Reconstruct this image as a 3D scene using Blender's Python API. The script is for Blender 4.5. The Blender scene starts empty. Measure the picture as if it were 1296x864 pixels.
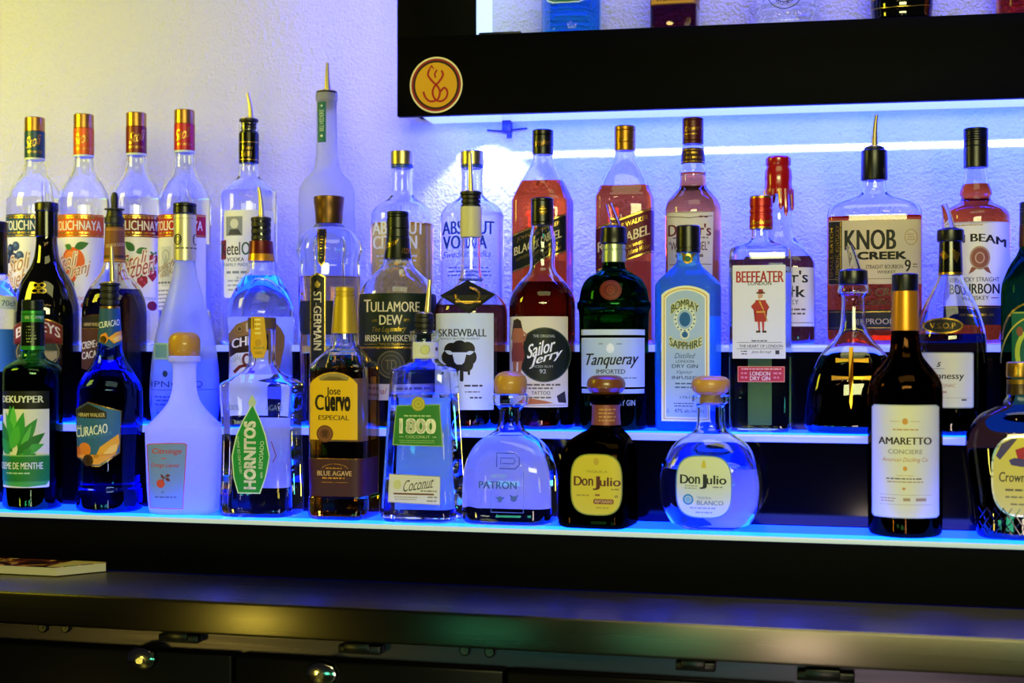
import bpy, bmesh, math, random
from mathutils import Vector, Matrix
random.seed(7)
S = bpy.context.scene
COL = S.collection
# ---------------------------------------------------------------- camera frame
F_PX, CX, HORIZON = 1800.0, 648.0, 440.0     # focal length in pixels (1296 px wide), principal column, eye level row
EYE = 1.25                                   # eye height above the floor
TAN_SHELF, TAN_WALL = math.tan(math.radians(14.0)), math.tan(math.radians(10.4))

def ray_t(px): return (px - CX) / F_PX
def on_plane(px, y0, tan_):                  # ground position seen at column px on a vertical plane
    t = ray_t(px); Y = y0 / (1 + tan_ * t)
    return t * Y, Y

# ---------------------------------------------------------------- materials
MATS = {}
def srgb(h):
    h = h.lstrip('#')
    out = []
    for i in (0, 2, 4):
        c = int(h[i:i+2], 16) / 255
        out.append(c / 12.92 if c <= .04045 else ((c + .055) / 1.055) ** 2.4)
    return out
def new_mat(name):
    m = bpy.data.materials.new(name); m.use_nodes = True
    nt = m.node_tree; nt.nodes.clear()
    out = nt.nodes.new('ShaderNodeOutputMaterial')
    return m, nt, out
def principled(name, color, rough=.5, metal=0., emit=None, emit_s=0., bump=None, spec=.5, coat=0., aniso=0., vary=None):
    if name in MATS: return MATS[name]
    m, nt, out = new_mat(name)
    p = nt.nodes.new('ShaderNodeBsdfPrincipled')
    c = srgb(color) if isinstance(color, str) else color
    p.inputs['Base Color'].default_value = (*c, 1)
    p.inputs['Roughness'].default_value = rough
    p.inputs['Metallic'].default_value = metal
    p.inputs['Specular IOR Level'].default_value = spec
    p.inputs['Coat Weight'].default_value = coat
    p.inputs['Anisotropic'].default_value = aniso
    if aniso:                                  # brushed along the bar: highlights stretch across the grain
        p.inputs['Anisotropic Rotation'].default_value = .25
        tg = nt.nodes.new('ShaderNodeCombineXYZ')
        tg.inputs[0].default_value, tg.inputs[1].default_value = math.cos(math.radians(14)), -math.sin(math.radians(14))
        nt.links.new(tg.outputs[0], p.inputs['Tangent'])
    if emit is not None:
        p.inputs['Emission Color'].default_value = (*emit, 1)
        p.inputs['Emission Strength'].default_value = emit_s
    if vary or bump:
        tc = nt.nodes.new('ShaderNodeTexCoord')
    if vary:                                  # (scale vector, strength): streaks or grain in roughness
        mp = nt.nodes.new('ShaderNodeMapping'); mp.inputs['Scale'].default_value = vary[0]
        nz = nt.nodes.new('ShaderNodeTexNoise'); nz.inputs['Scale'].default_value = 1; nz.inputs['Detail'].default_value = 4
        mr = nt.nodes.new('ShaderNodeMapRange')
        mr.inputs['To Min'].default_value = max(0, rough - vary[1]); mr.inputs['To Max'].default_value = min(1, rough + vary[1])
        nt.links.new(tc.outputs['Object'], mp.inputs['Vector']); nt.links.new(mp.outputs[0], nz.inputs['Vector'])
        nt.links.new(nz.outputs[0], mr.inputs['Value']); nt.links.new(mr.outputs[0], p.inputs['Roughness'])
    if bump:                                  # (scale, distance, detail)
        nz = nt.nodes.new('ShaderNodeTexNoise'); nz.inputs['Scale'].default_value = bump[0]; nz.inputs['Detail'].default_value = bump[2]
        bp = nt.nodes.new('ShaderNodeBump'); bp.inputs['Distance'].default_value = bump[1]; bp.inputs['Strength'].default_value = 1
        nt.links.new(tc.outputs['Object'], nz.inputs['Vector']); nt.links.new(nz.outputs[0], bp.inputs['Height'])
        nt.links.new(bp.outputs[0], p.inputs['Normal'])
    nt.links.new(p.outputs[0], out.inputs[0])
    MATS[name] = m
    return m
def glass(name, color=(.97, .985, 1.), rough=0., ior=1.45):
    if name in MATS: return MATS[name]
    m, nt, out = new_mat(name)
    g = nt.nodes.new('ShaderNodeBsdfGlass')
    g.inputs['Color'].default_value = (*color, 1); g.inputs['Roughness'].default_value = rough; g.inputs['IOR'].default_value = ior
    nt.links.new(g.outputs[0], out.inputs[0]); MATS[name] = m
    return m
def frosted(name, color, trans=.55, rough=.45, glass_mix=.4):
    if name in MATS: return MATS[name]
    m, nt, out = new_mat(name)
    d = nt.nodes.new('ShaderNodeBsdfDiffuse'); d.inputs[0].default_value = (*color, 1)
    t = nt.nodes.new('ShaderNodeBsdfTranslucent'); t.inputs[0].default_value = (*color, 1)
    mx = nt.nodes.new('ShaderNodeMixShader'); mx.inputs[0].default_value = trans
    nt.links.new(d.outputs[0], mx.inputs[1]); nt.links.new(t.outputs[0], mx.inputs[2])
    g = nt.nodes.new('ShaderNodeBsdfGlass'); g.inputs['Roughness'].default_value = rough; g.inputs['IOR'].default_value = 1.2
    g.inputs['Color'].default_value = (*[c ** .3 for c in color], 1)
    mx2 = nt.nodes.new('ShaderNodeMixShader'); mx2.inputs[0].default_value = glass_mix
    nt.links.new(mx.outputs[0], mx2.inputs[1]); nt.links.new(g.outputs[0], mx2.inputs[2])
    nt.links.new(mx2.outputs[0], out.inputs[0]); MATS[name] = m
    return m
def liquid_mat(name, net):                    # a dyed spirit: light is tinted where it enters and leaves
    name = 'liquid_' + name
    if name in MATS: return MATS[name]
    m, nt, out = new_mat(name)
    t = nt.nodes.new('ShaderNodeBsdfTransparent'); t.inputs[0].default_value = (*[math.sqrt(c) for c in net], 1)
    nt.links.new(t.outputs[0], out.inputs[0]); MATS[name] = m
    return m
def ink(code):
    if code in MATS: return MATS[code]
    metal = code.endswith('m'); shiny = code.endswith('g')
    m = principled('ink_' + code, code.rstrip('mg') if (metal or shiny) else code, rough=.28 if metal else (.15 if shiny else .5),
                   metal=.85 if metal else 0., spec=.5 if shiny else .3, vary=((300, 300, 300), .06))
    MATS[code] = m
    return m
def paper(name, color='#e8e6e0'):             # label stock that lets a little light through
    if name in MATS: return MATS[name]
    m, nt, out = new_mat(name)
    c = srgb(color)
    d = nt.nodes.new('ShaderNodeBsdfDiffuse'); d.inputs[0].default_value = (*c, 1)
    t = nt.nodes.new('ShaderNodeBsdfTranslucent'); t.inputs[0].default_value = (*c, 1)
    mx = nt.nodes.new('ShaderNodeMixShader'); mx.inputs[0].default_value = .5
    nt.links.new(d.outputs[0], mx.inputs[1]); nt.links.new(t.outputs[0], mx.inputs[2])
    nt.links.new(mx.outputs[0], out.inputs[0]); MATS[name] = m
    return m

# ---------------------------------------------------------------- objects
def link(name, bm, mats, parent=None, smooth=True, angle=32):
    me = bpy.data.meshes.new(name)
    bmesh.ops.recalc_face_normals(bm, faces=bm.faces) if smooth != 'keep' else None
    bm.to_mesh(me); bm.free()
    for m in (mats if isinstance(mats, (list, tuple)) else [mats]): me.materials.append(m)
    if smooth:
        me.polygons.foreach_set('use_smooth', [True] * len(me.polygons))
        me.set_sharp_from_angle(angle=math.radians(angle))
    o = bpy.data.objects.new(name, me); COL.objects.link(o)
    if parent: o.parent = parent
    return o
def empty(name, loc, rz=0):
    o = bpy.data.objects.new(name, None); COL.objects.link(o)
    o.location = loc; o.rotation_euler = (0, 0, rz); o.empty_display_size = .02
    return o
def tag(o, label=None, cat=None, group=None, kind=None):
    if label: o['label'] = label
    if cat: o['category'] = cat
    if group: o['group'] = group
    if kind: o['kind'] = kind
    return o
def add_box(bm, x0, x1, y0, y1, z0, z1, bevel=0., mi=0, seg=2):
    r = bmesh.ops.create_cube(bm, size=1)
    vs = r['verts']
    for v in vs:
        v.co = Vector((x0 + (v.co.x + .5) * (x1 - x0), y0 + (v.co.y + .5) * (y1 - y0), z0 + (v.co.z + .5) * (z1 - z0)))
    fs = list({f for v in vs for f in v.link_faces})
    for f in fs: f.material_index = mi
    if bevel:
        es = list({e for v in vs for e in v.link_edges})
        b = bmesh.ops.bevel(bm, geom=es, offset=bevel, segments=seg, affect='EDGES', profile=.5)
        for f in b['faces']: f.material_index = mi
def box_obj(name, x0, x1, y0, y1, z0, z1, mats, parent=None, bevel=0.):
    bm = bmesh.new(); add_box(bm, x0, x1, y0, y1, z0, z1, bevel)
    return link(name, bm, mats, parent)
def add_tube(bm, pts, rad, n=14, mi=0, flat=1.):
    pts = [Vector(p) for p in pts]
    rad = rad if isinstance(rad, (list, tuple)) else [rad] * len(pts)
    rings = []
    up = Vector((0, 1, 0))
    for i, p in enumerate(pts):
        d = (pts[min(i + 1, len(pts) - 1)] - pts[max(i - 1, 0)]).normalized()
        a = d.cross(up)
        if a.length < 1e-4: a = d.cross(Vector((1, 0, 0)))
        a.normalize(); b = d.cross(a).normalized()
        rings.append([bm.verts.new(p + (a * math.cos(2 * math.pi * k / n) + b * flat * math.sin(2 * math.pi * k / n)) * rad[i]) for k in range(n)])
    for r0, r1 in zip(rings, rings[1:]):
        for k in range(n):
            bm.faces.new((r0[k], r0[(k + 1) % n], r1[(k + 1) % n], r1[k])).material_index = mi
    for r in (rings[0], rings[-1]):
        bm.faces.new(r).material_index = mi

# ---------------------------------------------------------------- profile helpers
def pchip(ts, vs, t):
    n = len(ts)
    h = [ts[i + 1] - ts[i] for i in range(n - 1)]
    d = [(vs[i + 1] - vs[i]) / h[i] for i in range(n - 1)]
    m = [0.] * n
    m[0], m[-1] = d[0], d[-1]
    for i in range(1, n - 1):
        if d[i - 1] * d[i] <= 0: m[i] = 0
        else:
            w1, w2 = 2 * h[i] + h[i - 1], h[i] + 2 * h[i - 1]
            m[i] = (w1 + w2) / (w1 / d[i - 1] + w2 / d[i])
    for i in range(n - 1):
        if t <= ts[i + 1] or i == n - 2:
            x = (t - ts[i]) / h[i]
            return ((1 + 2 * x) * (1 - x) ** 2 * vs[i] + x * (1 - x) ** 2 * h[i] * m[i] + x * x * (3 - 2 * x) * vs[i + 1] + x * x * (x - 1) * h[i] * m[i + 1])
def smooth_profile(pts, sub=5):
    """pts: (z, half width, boxness, corner flag) -> dense list of (z, hw, k)"""
    out, seg = [], [pts[0]]
    def flush(seg):
        if len(seg) == 2: res = [seg[0][:3], seg[1][:3]]
        else:
            ts = [0]
            for a, b in zip(seg, seg[1:]): ts.append(ts[-1] + max(1e-6, math.hypot(b[0] - a[0], b[1] - a[1])))
            res = []
            for i in range(len(seg) - 1):
                for j in range(sub):
                    t = ts[i] + (ts[i + 1] - ts[i]) * j / sub
                    res.append(tuple(pchip(ts, [p[c] for p in seg], t) for c in range(3)))
            res.append(seg[-1][:3])
        out.extend(res if not out else res[1:])
    for p in pts[1:]:
        seg.append(p)
        if p[3]: flush(seg); seg = [p]
    if len(seg) > 1: flush(seg)
    return out
# ---------------------------------------------------------------- bottles
ROW = {'front': (1.684, .207), 'middle': (1.792, .1012), 'back': (1.900, -.004)}   # depth of the tread, drop below eye level
NCON = 96
class Bottle:
    """A bottle measured in photo pixels at its own depth; local axes: -y faces the camera, z up, metres."""
    def __init__(s, name, label, xc, row, prof, ratio=1., N=2., alpha=None, dx=0., dd=0., plane=None, group=None, cat='bottle', dark=False):
        if plane is None:
            y0, drop = ROW[row]
            s.X, s.Y = on_plane(xc, y0 + dd, TAN_SHELF)
        else:
            y0, drop, tan_ = plane
            s.X, s.Y = on_plane(xc, y0 + dd, tan_)
        t = ray_t(xc)
        s.xc, s.ratio, s.N, s.dx = xc, ratio, N, dx
        s.sv = s.Y / F_PX                                     # metres per pixel, vertical
        s.sh = s.sv * math.cos(math.atan(t))                  # horizontal, across the line of sight
        s.zb = EYE - drop
        s.yb = HORIZON + drop * F_PX / s.Y                    # pixel row of the foot
        s.alpha = (-math.radians(14) + math.atan(t)) if alpha is None else math.radians(alpha)
        s.root = empty(name, (s.X, s.Y, s.zb + .0004), -math.atan(t))
        tag(s.root, label, cat, group or ('liquor bottles on the %s tier' % row))
        pts = []
        for p in prof:
            y, hw = p[0], p[1]
            k = p[2] if len(p) > 2 and p[2] is not None else 0.
            c = len(p) > 3
            pts.append((s.z(y) if y is not None else 0., hw * s.sh, k, c))
        b = pts[-1]                                           # rounded heel
        r = min(.006, b[1] * .2)
        pts = pts[:-1] + [(r * 1.0, b[1], b[2], False), (r * .3, b[1] - r * .3, b[2], False), (0., b[1] - r * 1.05, b[2], True)]
        s.prof = smooth_profile(pts)
        s.zs = sorted([(z, w, k) for z, w, k in s.prof])
    def z(s, y): return (s.yb - y) * s.sv
    def at(s, z):
        L = s.zs
        if z <= L[0][0]: return L[0][1:]
        if z >= L[-1][0]: return L[-1][1:]
        lo, hi = 0, len(L) - 1
        while hi - lo > 1:
            m = (lo + hi) // 2
            if L[m][0] <= z: lo = m
            else: hi = m
        a, b = L[lo], L[hi]
        f = 0 if b[0] == a[0] else (z - a[0]) / (b[0] - a[0])
        return a[1] + (b[1] - a[1]) * f, a[2] + (b[2] - a[2]) * f
    def contour(s, hw, k, n=NCON):
        rat, N = 1 + (s.ratio - 1) * k, 2 + (s.N - 2) * k
        ca, sa = math.cos(s.alpha * k), math.sin(s.alpha * k)
        P = []
        for i in range(n):
            th = 2 * math.pi * i / n - math.pi / 2            # starts at the front
            c, q = math.cos(th), math.sin(th)
            x = math.copysign(abs(c) ** (2 / N), c); y = math.copysign(abs(q) ** (2 / N), q) * rat
            P.append((x * ca - y * sa, x * sa + y * ca))
        m = max(p[0] for p in P)
        f = hw / m
        return [(x * f + s.dx * k * s.sh, y * f) for x, y in P]
    def loft(s, bm, prof, n=NCON, close=True, mi=0, flip=False):
        rings = []
        for z, hw, k in prof:
            if hw < 1e-5: rings.append([bm.verts.new((s.dx * k * s.sh, 0, z))])
            else: rings.append([bm.verts.new((x, y, z)) for x, y in s.contour(hw, k, n)])
        for a, b in zip(rings, rings[1:]):
            for i in range(n):
                j = (i + 1) % n
                if len(a) == 1 and len(b) == 1: continue
                if len(a) == 1: f = bm.faces.new((a[0], b[i], b[j]))
                elif len(b) == 1: f = bm.faces.new((a[i], b[0], a[j]))
                else: f = bm.faces.new((a[i], b[i], b[j], a[j]))
                f.material_index = mi
        return rings
    def body(s, mat, level=None, liquid=None, wall=2.2, hollow=False, name='glass_body', frost=False):
        """level: photo row of the liquid surface; above it the glass is a hollow shell"""
        out = [p for p in s.prof]
        top = out[0]
        prof = [(0., 0., out[-1][2])] + out[::-1]             # foot centre, up the outside
        zl = s.z(level) if level is not None else None
        if frost:
            w = wall / 1000; inner = [(z, hw - w, k) for z, hw, k in out if z > w]; inner.append((w, s.at(w)[0] - w, s.at(w)[1]))
            prof += inner + [(w, 0., out[-1][2])]
        elif zl is None or zl > top[0] - .004:
            prof += [(top[0], 0., top[2])]
        else:
            w = wall / 1000
            inner = [(z, max(.002, hw - w), k) for z, hw, k in out if z > zl + .0005]
            hw, k = s.at(zl)
            prof += inner + [(zl, hw - w, k), (zl, 0., k)]
        bm = bmesh.new(); s.loft(bm, prof)
        o = link(name, bm, mat, s.root, angle=38)
        if liquid is not None:
            zt = (zl if zl is not None and zl < top[0] - .004 else top[0] - .006) - .0006
            g = .0016
            lp = [(z, max(.001, hw - g), k) for z, hw, k in out if .003 < z < zt]
            hw, k = s.at(zt); lp = [(zt, 0., k), (zt, hw - g, k)] + lp
            hw, k = s.at(.003); lp += [(.003, hw - g - .001, k), (.003, 0., k)]
            if frost: lp = [(z + (.003 if z < .01 else 0), max(0, hw - .0012 if hw > 0 else 0), k) for z, hw, k in lp]
            bm = bmesh.new(); s.loft(bm, lp, n=64)
            link('liquid', bm, liquid, s.root)
        return o
    def turn(s, name, pts, mat, k=0., n=64, parent=None, mats_at=None, x0=0.):
        """a solid of revolution on the bottle axis: pts = (row, half width px[, material index]) top to bottom"""
        bm = bmesh.new()
        sx = s.dx; s.dx = 0.
        prof = [(s.z(p[0]), p[1] * s.sh, k) for p in pts]
        mi = [p[2] if len(p) > 2 else 0 for p in pts]
        prof = [(prof[0][0], 0., k)] + prof + [(prof[-1][0], 0., k)]
        mi = [mi[0]] + mi + [mi[-1]]
        rings = []
        for z, hw, kk in prof:
            rings.append([bm.verts.new((0, 0, z))] if hw < 1e-6 else [bm.verts.new((x + x0 * s.sh, y, z)) for x, y in s.contour(hw, kk, n)])
        for q, (a, b) in enumerate(zip(rings, rings[1:])):
            for i in range(n):
                j = (i + 1) % n
                if len(a) == 1: f = bm.faces.new((a[0], b[i], b[j]))
                elif len(b) == 1: f = bm.faces.new((a[i], b[0], a[j]))
                else: f = bm.faces.new((a[i], b[i], b[j], a[j]))
                f.material_index = mi[q]
        s.dx = sx
        return link(name, bm, mat, parent or s.root, angle=28)
    def cap(s, y0, y1, hw, mat, name='cap', taper=0., rings=(), **kw):
        """screw cap: rows y0..y1; rings = rows of grooves"""
        P = [(y0, hw - 1.6), (y0 + .5, hw - .6), (y0 + 1.6, hw)]
        for r in rings: P += [(r - .7, hw + taper * (r - y0) / (y1 - y0)), (r, hw - .9), (r + .7, hw + taper * (r - y0) / (y1 - y0))]
        P += [(y1 - .6, hw + taper), (y1, hw + taper - .5)]
        return s.turn(name, P, mat, **kw)
    # -- labels ------------------------------------------------------------
    def surf(s, x, z, w, mode, back=False):
        hw, k = s.at(z)
        C = s._cc.get((round(z, 6), back))
        if C is None:
            P = s.contour(hw, k, 160)
            if mode == 'arc':
                L = [0.]
                Q = P + [P[0]]
                for a, b in zip(Q, Q[1:]): L.append(L[-1] + math.hypot(b[0] - a[0], b[1] - a[1]))
                C = (Q, L)
            else:
                iL = min(range(160), key=lambda i: P[i][0]); iR = max(range(160), key=lambda i: P[i][0])
                if not back:                                  # from leftmost through the front to rightmost
                    idx = [(iL + i) % 160 for i in range(161) if True]
                    run = []
                    for i in idx:
                        run.append(P[i])
                        if i == iR: break
                else:
                    run = []
                    for i in [(iL - i) % 160 for i in range(161)]:
                        run.append(P[i])
                        if i == iR: break
                C = (run, None)
            s._cc[(round(z, 6), back)] = C
        if mode == 'arc':
            Q, L = C
            a = x % L[-1]
            lo, hi = 0, len(L) - 1
            while hi - lo > 1:
                m = (lo + hi) // 2
                if L[m] <= a: lo = m
                else: hi = m
            A, B = Q[lo], Q[hi]; f = (a - L[lo]) / max(1e-9, L[hi] - L[lo])
        else:
            Q = C[0]
            x = max(Q[0][0] * 1 + 1e-5, min(Q[-1][0] - 1e-5, x))
            lo, hi = 0, len(Q) - 1
            while hi - lo > 1:
                m = (lo + hi) // 2
                if Q[m][0] <= x: lo = m
                else: hi = m
            A, B = Q[lo], Q[hi]; f = (x - A[0]) / max(1e-9, B[0] - A[0])
        px, py = A[0] + (B[0] - A[0]) * f, A[1] + (B[1] - A[1]) * f
        tx, ty = B[0] - A[0], B[1] - A[1]
        l = math.hypot(tx, ty) or 1e-9
        nx, ny = ty / l, -tx / l
        cx = s.dx * k * s.sh
        if (px - cx) * nx + py * ny < 0: nx, ny = -nx, -ny
        return (px + nx * w, py + ny * w, z)
    def label(s, name, prims, mode='proj', phi=0., off=.35, back=False, du=2.2, dv=5., label=None, parent=None, first=None):
        """prims are drawn in photo pixels, later ones lie over earlier ones; wrapped onto the glass"""
        s._cc = {}
        bm_all = bmesh.new(); mats = []; boxes = []
        su, sv = s.sh, s.sv
        shift = 0.
        if mode == 'arc':
            shift = phi * s.at(s.z(sum(b for b in (prim_box(prims[0])[1], prim_box(prims[0])[3])) / 2))[0] / su
        for q, pr in enumerate(prims):
            bm, col = draw_prim(pr)
            if not bm.verts: bm.free(); continue
            bb = prim_bounds(bm)
            lev = 0
            for b2, l2 in boxes:
                if bb[0] < b2[2] and bb[2] > b2[0] and bb[1] < b2[3] and bb[3] > b2[1]: lev = max(lev, l2 + 1)
            boxes.append((bb, lev))
            for v in bm.verts:                                # pixels -> unrolled metres
                v.co = Vector(((v.co.x - s.xc + shift) * su, s.z(v.co.y), 0))
            xs = [v.co.x for v in bm.verts]; zs_ = [v.co.y for v in bm.verts]
            for lo, hi, step, ax in ((min(xs), max(xs), du / 1000, 0), (min(zs_), max(zs_), dv / 1000, 1)):
                i = math.floor(lo / step) + 1
                while i * step < hi:
                    co = Vector((0, 0, 0)); no = Vector((0, 0, 0)); co[ax] = i * step; no[ax] = 1
                    bmesh.ops.bisect_plane(bm, geom=bm.verts[:] + bm.edges[:] + bm.faces[:], plane_co=co, plane_no=no, dist=1e-7)
                    i += 1
            w = (off + lev * .06) / 1000
            for v in bm.verts: v.co = Vector(s.surf(v.co.x, v.co.y, w, mode, back))
            m = first if (q == 0 and first) else (col if not isinstance(col, str) else ink(col))
            if m not in mats: mats.append(m)
            mi = mats.index(m)
            for f in bm.faces: f.material_index = mi
            me = bpy.data.meshes.new('tmp'); bm.to_mesh(me); bm.free()
            bm_all.from_mesh(me); bpy.data.meshes.remove(me)
        # face outwards
        for f in bm_all.faces:
            c = f.calc_center_median(); f.normal_update()
            if f.normal.x * c.x + f.normal.y * c.y < 0: f.normal_flip()
        o = link(name, bm_all, mats, parent or s.root, smooth='keep', angle=40)
        if label: o['label'] = label
        return o
    def pourer(s, tip, base, flange, rubber, metal=True, rings=3, tipr=2.2, baser=4.0, bend=(0, 0), rub_hw=None, stop_mat=None, clear=False):
        """tip/base: (x, row) of the spout; flange: (row0, row1, half width); rubber: row where the stopper ends"""
        st = stop_mat or principled('black_rubber', '#0b0b0c', .45)
        y0, y1, fh = flange
        rw = rub_hw or fh - 2.5
        P = [(y0, fh - 1.5), (y0 + .8, fh), (y1 - .6, fh), (y1, rw - 1)]
        n = rings; L = (rubber - y1)
        for i in range(n):
            a = y1 + L * (i + .15) / n; b = y1 + L * (i + .75) / n
            P += [(a, rw), (b, rw), (b + .4, rw - 2), (y1 + L * (i + 1) / n - .2, rw - 2)]
        o = s.turn('pourer_stopper', P, st)
        def loc(p): return Vector(((p[0] - s.xc) * s.sh, 0, s.z(p[1])))
        A, B = loc(base), loc(tip)
        mid = (A + B) / 2 + Vector((bend[0] * s.sh, 0, bend[1] * s.sv))
        pts = [A * (1 - t) ** 2 + mid * 2 * t * (1 - t) + B * t * t for t in [i / 9 for i in range(10)]]
        rad = [(baser + (tipr - baser) * (i / 9)) * s.sh for i in range(10)]
        bm = bmesh.new(); add_tube(bm, pts, rad, 16)
        m = glass('clear_plastic', (.95, .96, 1.), .08, 1.3) if clear else principled('brass_spout', '#d8c88c', .3, .9)
        sp = link('spout', bm, m, s.root)
        if not clear:
            P = [(y0 - 2.2, baser + 1.5), (y0 - .3, fh - 1.5), (y0, fh - 1.5)]
            s.turn('pour_collar', P, m)
        return o
# -- drawing primitives in photo pixels ------------------------------------
def T(t, x0, y0, x1, y1, col, b=0, i=0, bend=0, rot=0, slope=0, tall=0): return ('t', t, x0, y0, x1, y1, col, b, i, bend, rot, slope)
def R(x0, y0, x1, y1, col, r=0): return ('r', x0, y0, x1, y1, col, r)
def E(cx, cy, rx, ry, col, n=44): return ('e', cx, cy, rx, ry, col, n)
def P(pts, col): return ('p', pts, col)
def L(pts, w, col, sm=0): return ('l', pts, w, col, sm)
def FN(x0, y0, x1, y1, col, rows=1, slope=0): return ('f', x0, y0, x1, y1, col, rows, slope)
def RING(cx, cy, rx, ry, w, col, a0=0, a1=360): return ('g', cx, cy, rx, ry, w, col, a0, a1)
def LEAF(x0, y0, x1, y1, w, col): return ('v', x0, y0, x1, y1, w, col)
def ARCH(x0, y0, x1, y1, rise, col):          # a panel whose top edge bows upwards
    n = 16
    top = [(x0 + (x1 - x0) * i / n, y0 + rise * ((2 * i / n - 1) ** 2)) for i in range(n + 1)]
    return ('p', top + [(x1, y1), (x0, y1)], col)
def prim_box(p):
    k = p[0]
    if k in 'rf': return p[1:5]
    if k == 't': return p[2:6]
    if k in 'eg': return (p[1] - p[3], p[2] - p[4], p[1] + p[3], p[2] + p[4])
    if k in 'pl': return (min(a[0] for a in p[1]), min(a[1] for a in p[1]), max(a[0] for a in p[1]), max(a[1] for a in p[1]))
    return (min(p[1], p[3]), min(p[2], p[4]), max(p[1], p[3]), max(p[2], p[4]))
def prim_bounds(bm):
    xs = [v.co.x for v in bm.verts]; ys = [v.co.y for v in bm.verts]
    return min(xs), min(ys), max(xs), max(ys)
def poly(bm, pts):
    vs = [bm.verts.new((x, y, 0)) for x, y in pts]
    f = bm.faces.new(vs)
    if len(pts) > 4: bmesh.ops.triangulate(bm, faces=[f], quad_method='BEAUTY', ngon_method='EAR_CLIP')
def draw_prim(p):
    bm = bmesh.new(); k = p[0]
    if k == 'r':
        _, x0, y0, x1, y1, col, r = p
        if r <= 0: poly(bm, [(x0, y0), (x1, y0), (x1, y1), (x0, y1)])
        else:
            pts = []
            for cx, cy, a0 in ((x1 - r, y0 + r, -90), (x1 - r, y1 - r, 0), (x0 + r, y1 - r, 90), (x0 + r, y0 + r, 180)):
                for j in range(6):
                    a = math.radians(a0 + 18 * j); pts.append((cx + r * math.cos(a), cy + r * math.sin(a)))
            poly(bm, pts)
        return bm, col
    if k == 'e':
        _, cx, cy, rx, ry, col, n = p
        poly(bm, [(cx + rx * math.cos(2 * math.pi * j / n), cy + ry * math.sin(2 * math.pi * j / n)) for j in range(n)])
        return bm, col
    if k == 'g':
        _, cx, cy, rx, ry, w, col, a0, a1 = p
        n = 44; A = [math.radians(a0 + (a1 - a0) * j / n) for j in range(n + 1)]
        for a, b in zip(A, A[1:]):
            poly(bm, [(cx + rx * math.cos(a), cy + ry * math.sin(a)), (cx + rx * math.cos(b), cy + ry * math.sin(b)),
                      (cx + (rx - w) * math.cos(b), cy + (ry - w) * math.sin(b)), (cx + (rx - w) * math.cos(a), cy + (ry - w) * math.sin(a))])
        return bm, col
    if k == 'p':
        poly(bm, p[1]); return bm, p[2]
    if k == 'v':                                              # leaf from stem point to tip
        _, x0, y0, x1, y1, w, col = p
        dx, dy = x1 - x0, y1 - y0; n = 8; up, dn = [], []
        l = math.hypot(dx, dy); nx, ny = -dy / l, dx / l
        for j in range(n + 1):
            t = j / n; q = w * math.sin(math.pi * t ** .8)
            up.append((x0 + dx * t + nx * q, y0 + dy * t + ny * q)); dn.append((x0 + dx * t - nx * q, y0 + dy * t - ny * q))
        poly(bm, up + dn[1:-1][::-1]); return bm, col
    if k == 'l':
        _, pts, w, col, sm = p
        if sm and len(pts) > 2:
            q = []
            for j in range(len(pts) - 1):
                p0, p1, p2, p3 = pts[max(0, j - 1)], pts[j], pts[j + 1], pts[min(len(pts) - 1, j + 2)]
                for e in range(5):
                    t = e / 5
                    q.append(tuple(.5 * (2 * p1[c] + (p2[c] - p0[c]) * t + (2 * p0[c] - 5 * p1[c] + 4 * p2[c] - p3[c]) * t * t + (3 * p1[c] - p0[c] - 3 * p2[c] + p3[c]) * t ** 3) for c in (0, 1)))
            pts = q + [pts[-1]]
        lft, rgt = [], []
        for j, (x, y) in enumerate(pts):
            a = pts[max(0, j - 1)]; b = pts[min(len(pts) - 1, j + 1)]
            dx, dy = b[0] - a[0], b[1] - a[1]; l = math.hypot(dx, dy) or 1
            lft.append((x - dy / l * w / 2, y + dx / l * w / 2)); rgt.append((x + dy / l * w / 2, y - dx / l * w / 2))
        for j in range(len(pts) - 1): poly(bm, [lft[j], lft[j + 1], rgt[j + 1], rgt[j]])
        return bm, col
    if k == 'f':                                              # fine print too small to read in the photo
        _, x0, y0, x1, y1, col, rows, sl = p
        rng = random.Random(int(x0 * 7 + y0 * 13))
        h = (y1 - y0) / (rows * 1.9 - .9)
        for r in range(rows):
            ya = y0 + r * h * 1.9; ind = (x1 - x0) * rng.uniform(0, .08); x = x0 + ind
            while x < x1 - ind - h:
                w = min(x1 - ind - x, h * rng.uniform(.9, 3.2))
                yy = ya + sl * (x - (x0 + x1) / 2)
                poly(bm, [(x, yy), (x + w, yy + sl * w), (x + w, yy + sl * w + h * .75), (x, yy + h * .75)])
                x += w + h * .5
        return bm, col
    _, t, x0, y0, x1, y1, col, b, i, bend, rot, slope = p
    cu = bpy.data.curves.new('lettering', 'FONT'); cu.body = t; cu.shear = i; cu.resolution_u = 3
    ob = bpy.data.objects.new('lettering', cu)
    me = bpy.data.meshes.new_from_object(ob)
    bm.from_mesh(me)
    bmesh.ops.remove_doubles(bm, verts=bm.verts, dist=1e-5)
    a0, b0, a1, b1 = prim_bounds(bm)
    base = bpy.data.meshes.new('base'); bm.to_mesh(base); bm.clear()
    d = b * .019                                              # heavier strokes: the same letters laid side by side
    sh = [(0, 0)] if b < .25 else [(-d, 0), (d, 0)] if b < 2.1 else [(0, 0), (-d, -d), (d, -d), (-d, d), (d, d)]
    for sx, sy in sh:
        n0 = len(bm.verts); bm.from_mesh(base); bm.verts.ensure_lookup_table()
        for v in bm.verts[n0:]: v.co.x += sx; v.co.y += sy
    bpy.data.objects.remove(ob); bpy.data.curves.remove(cu); bpy.data.meshes.remove(me); bpy.data.meshes.remove(base)
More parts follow.
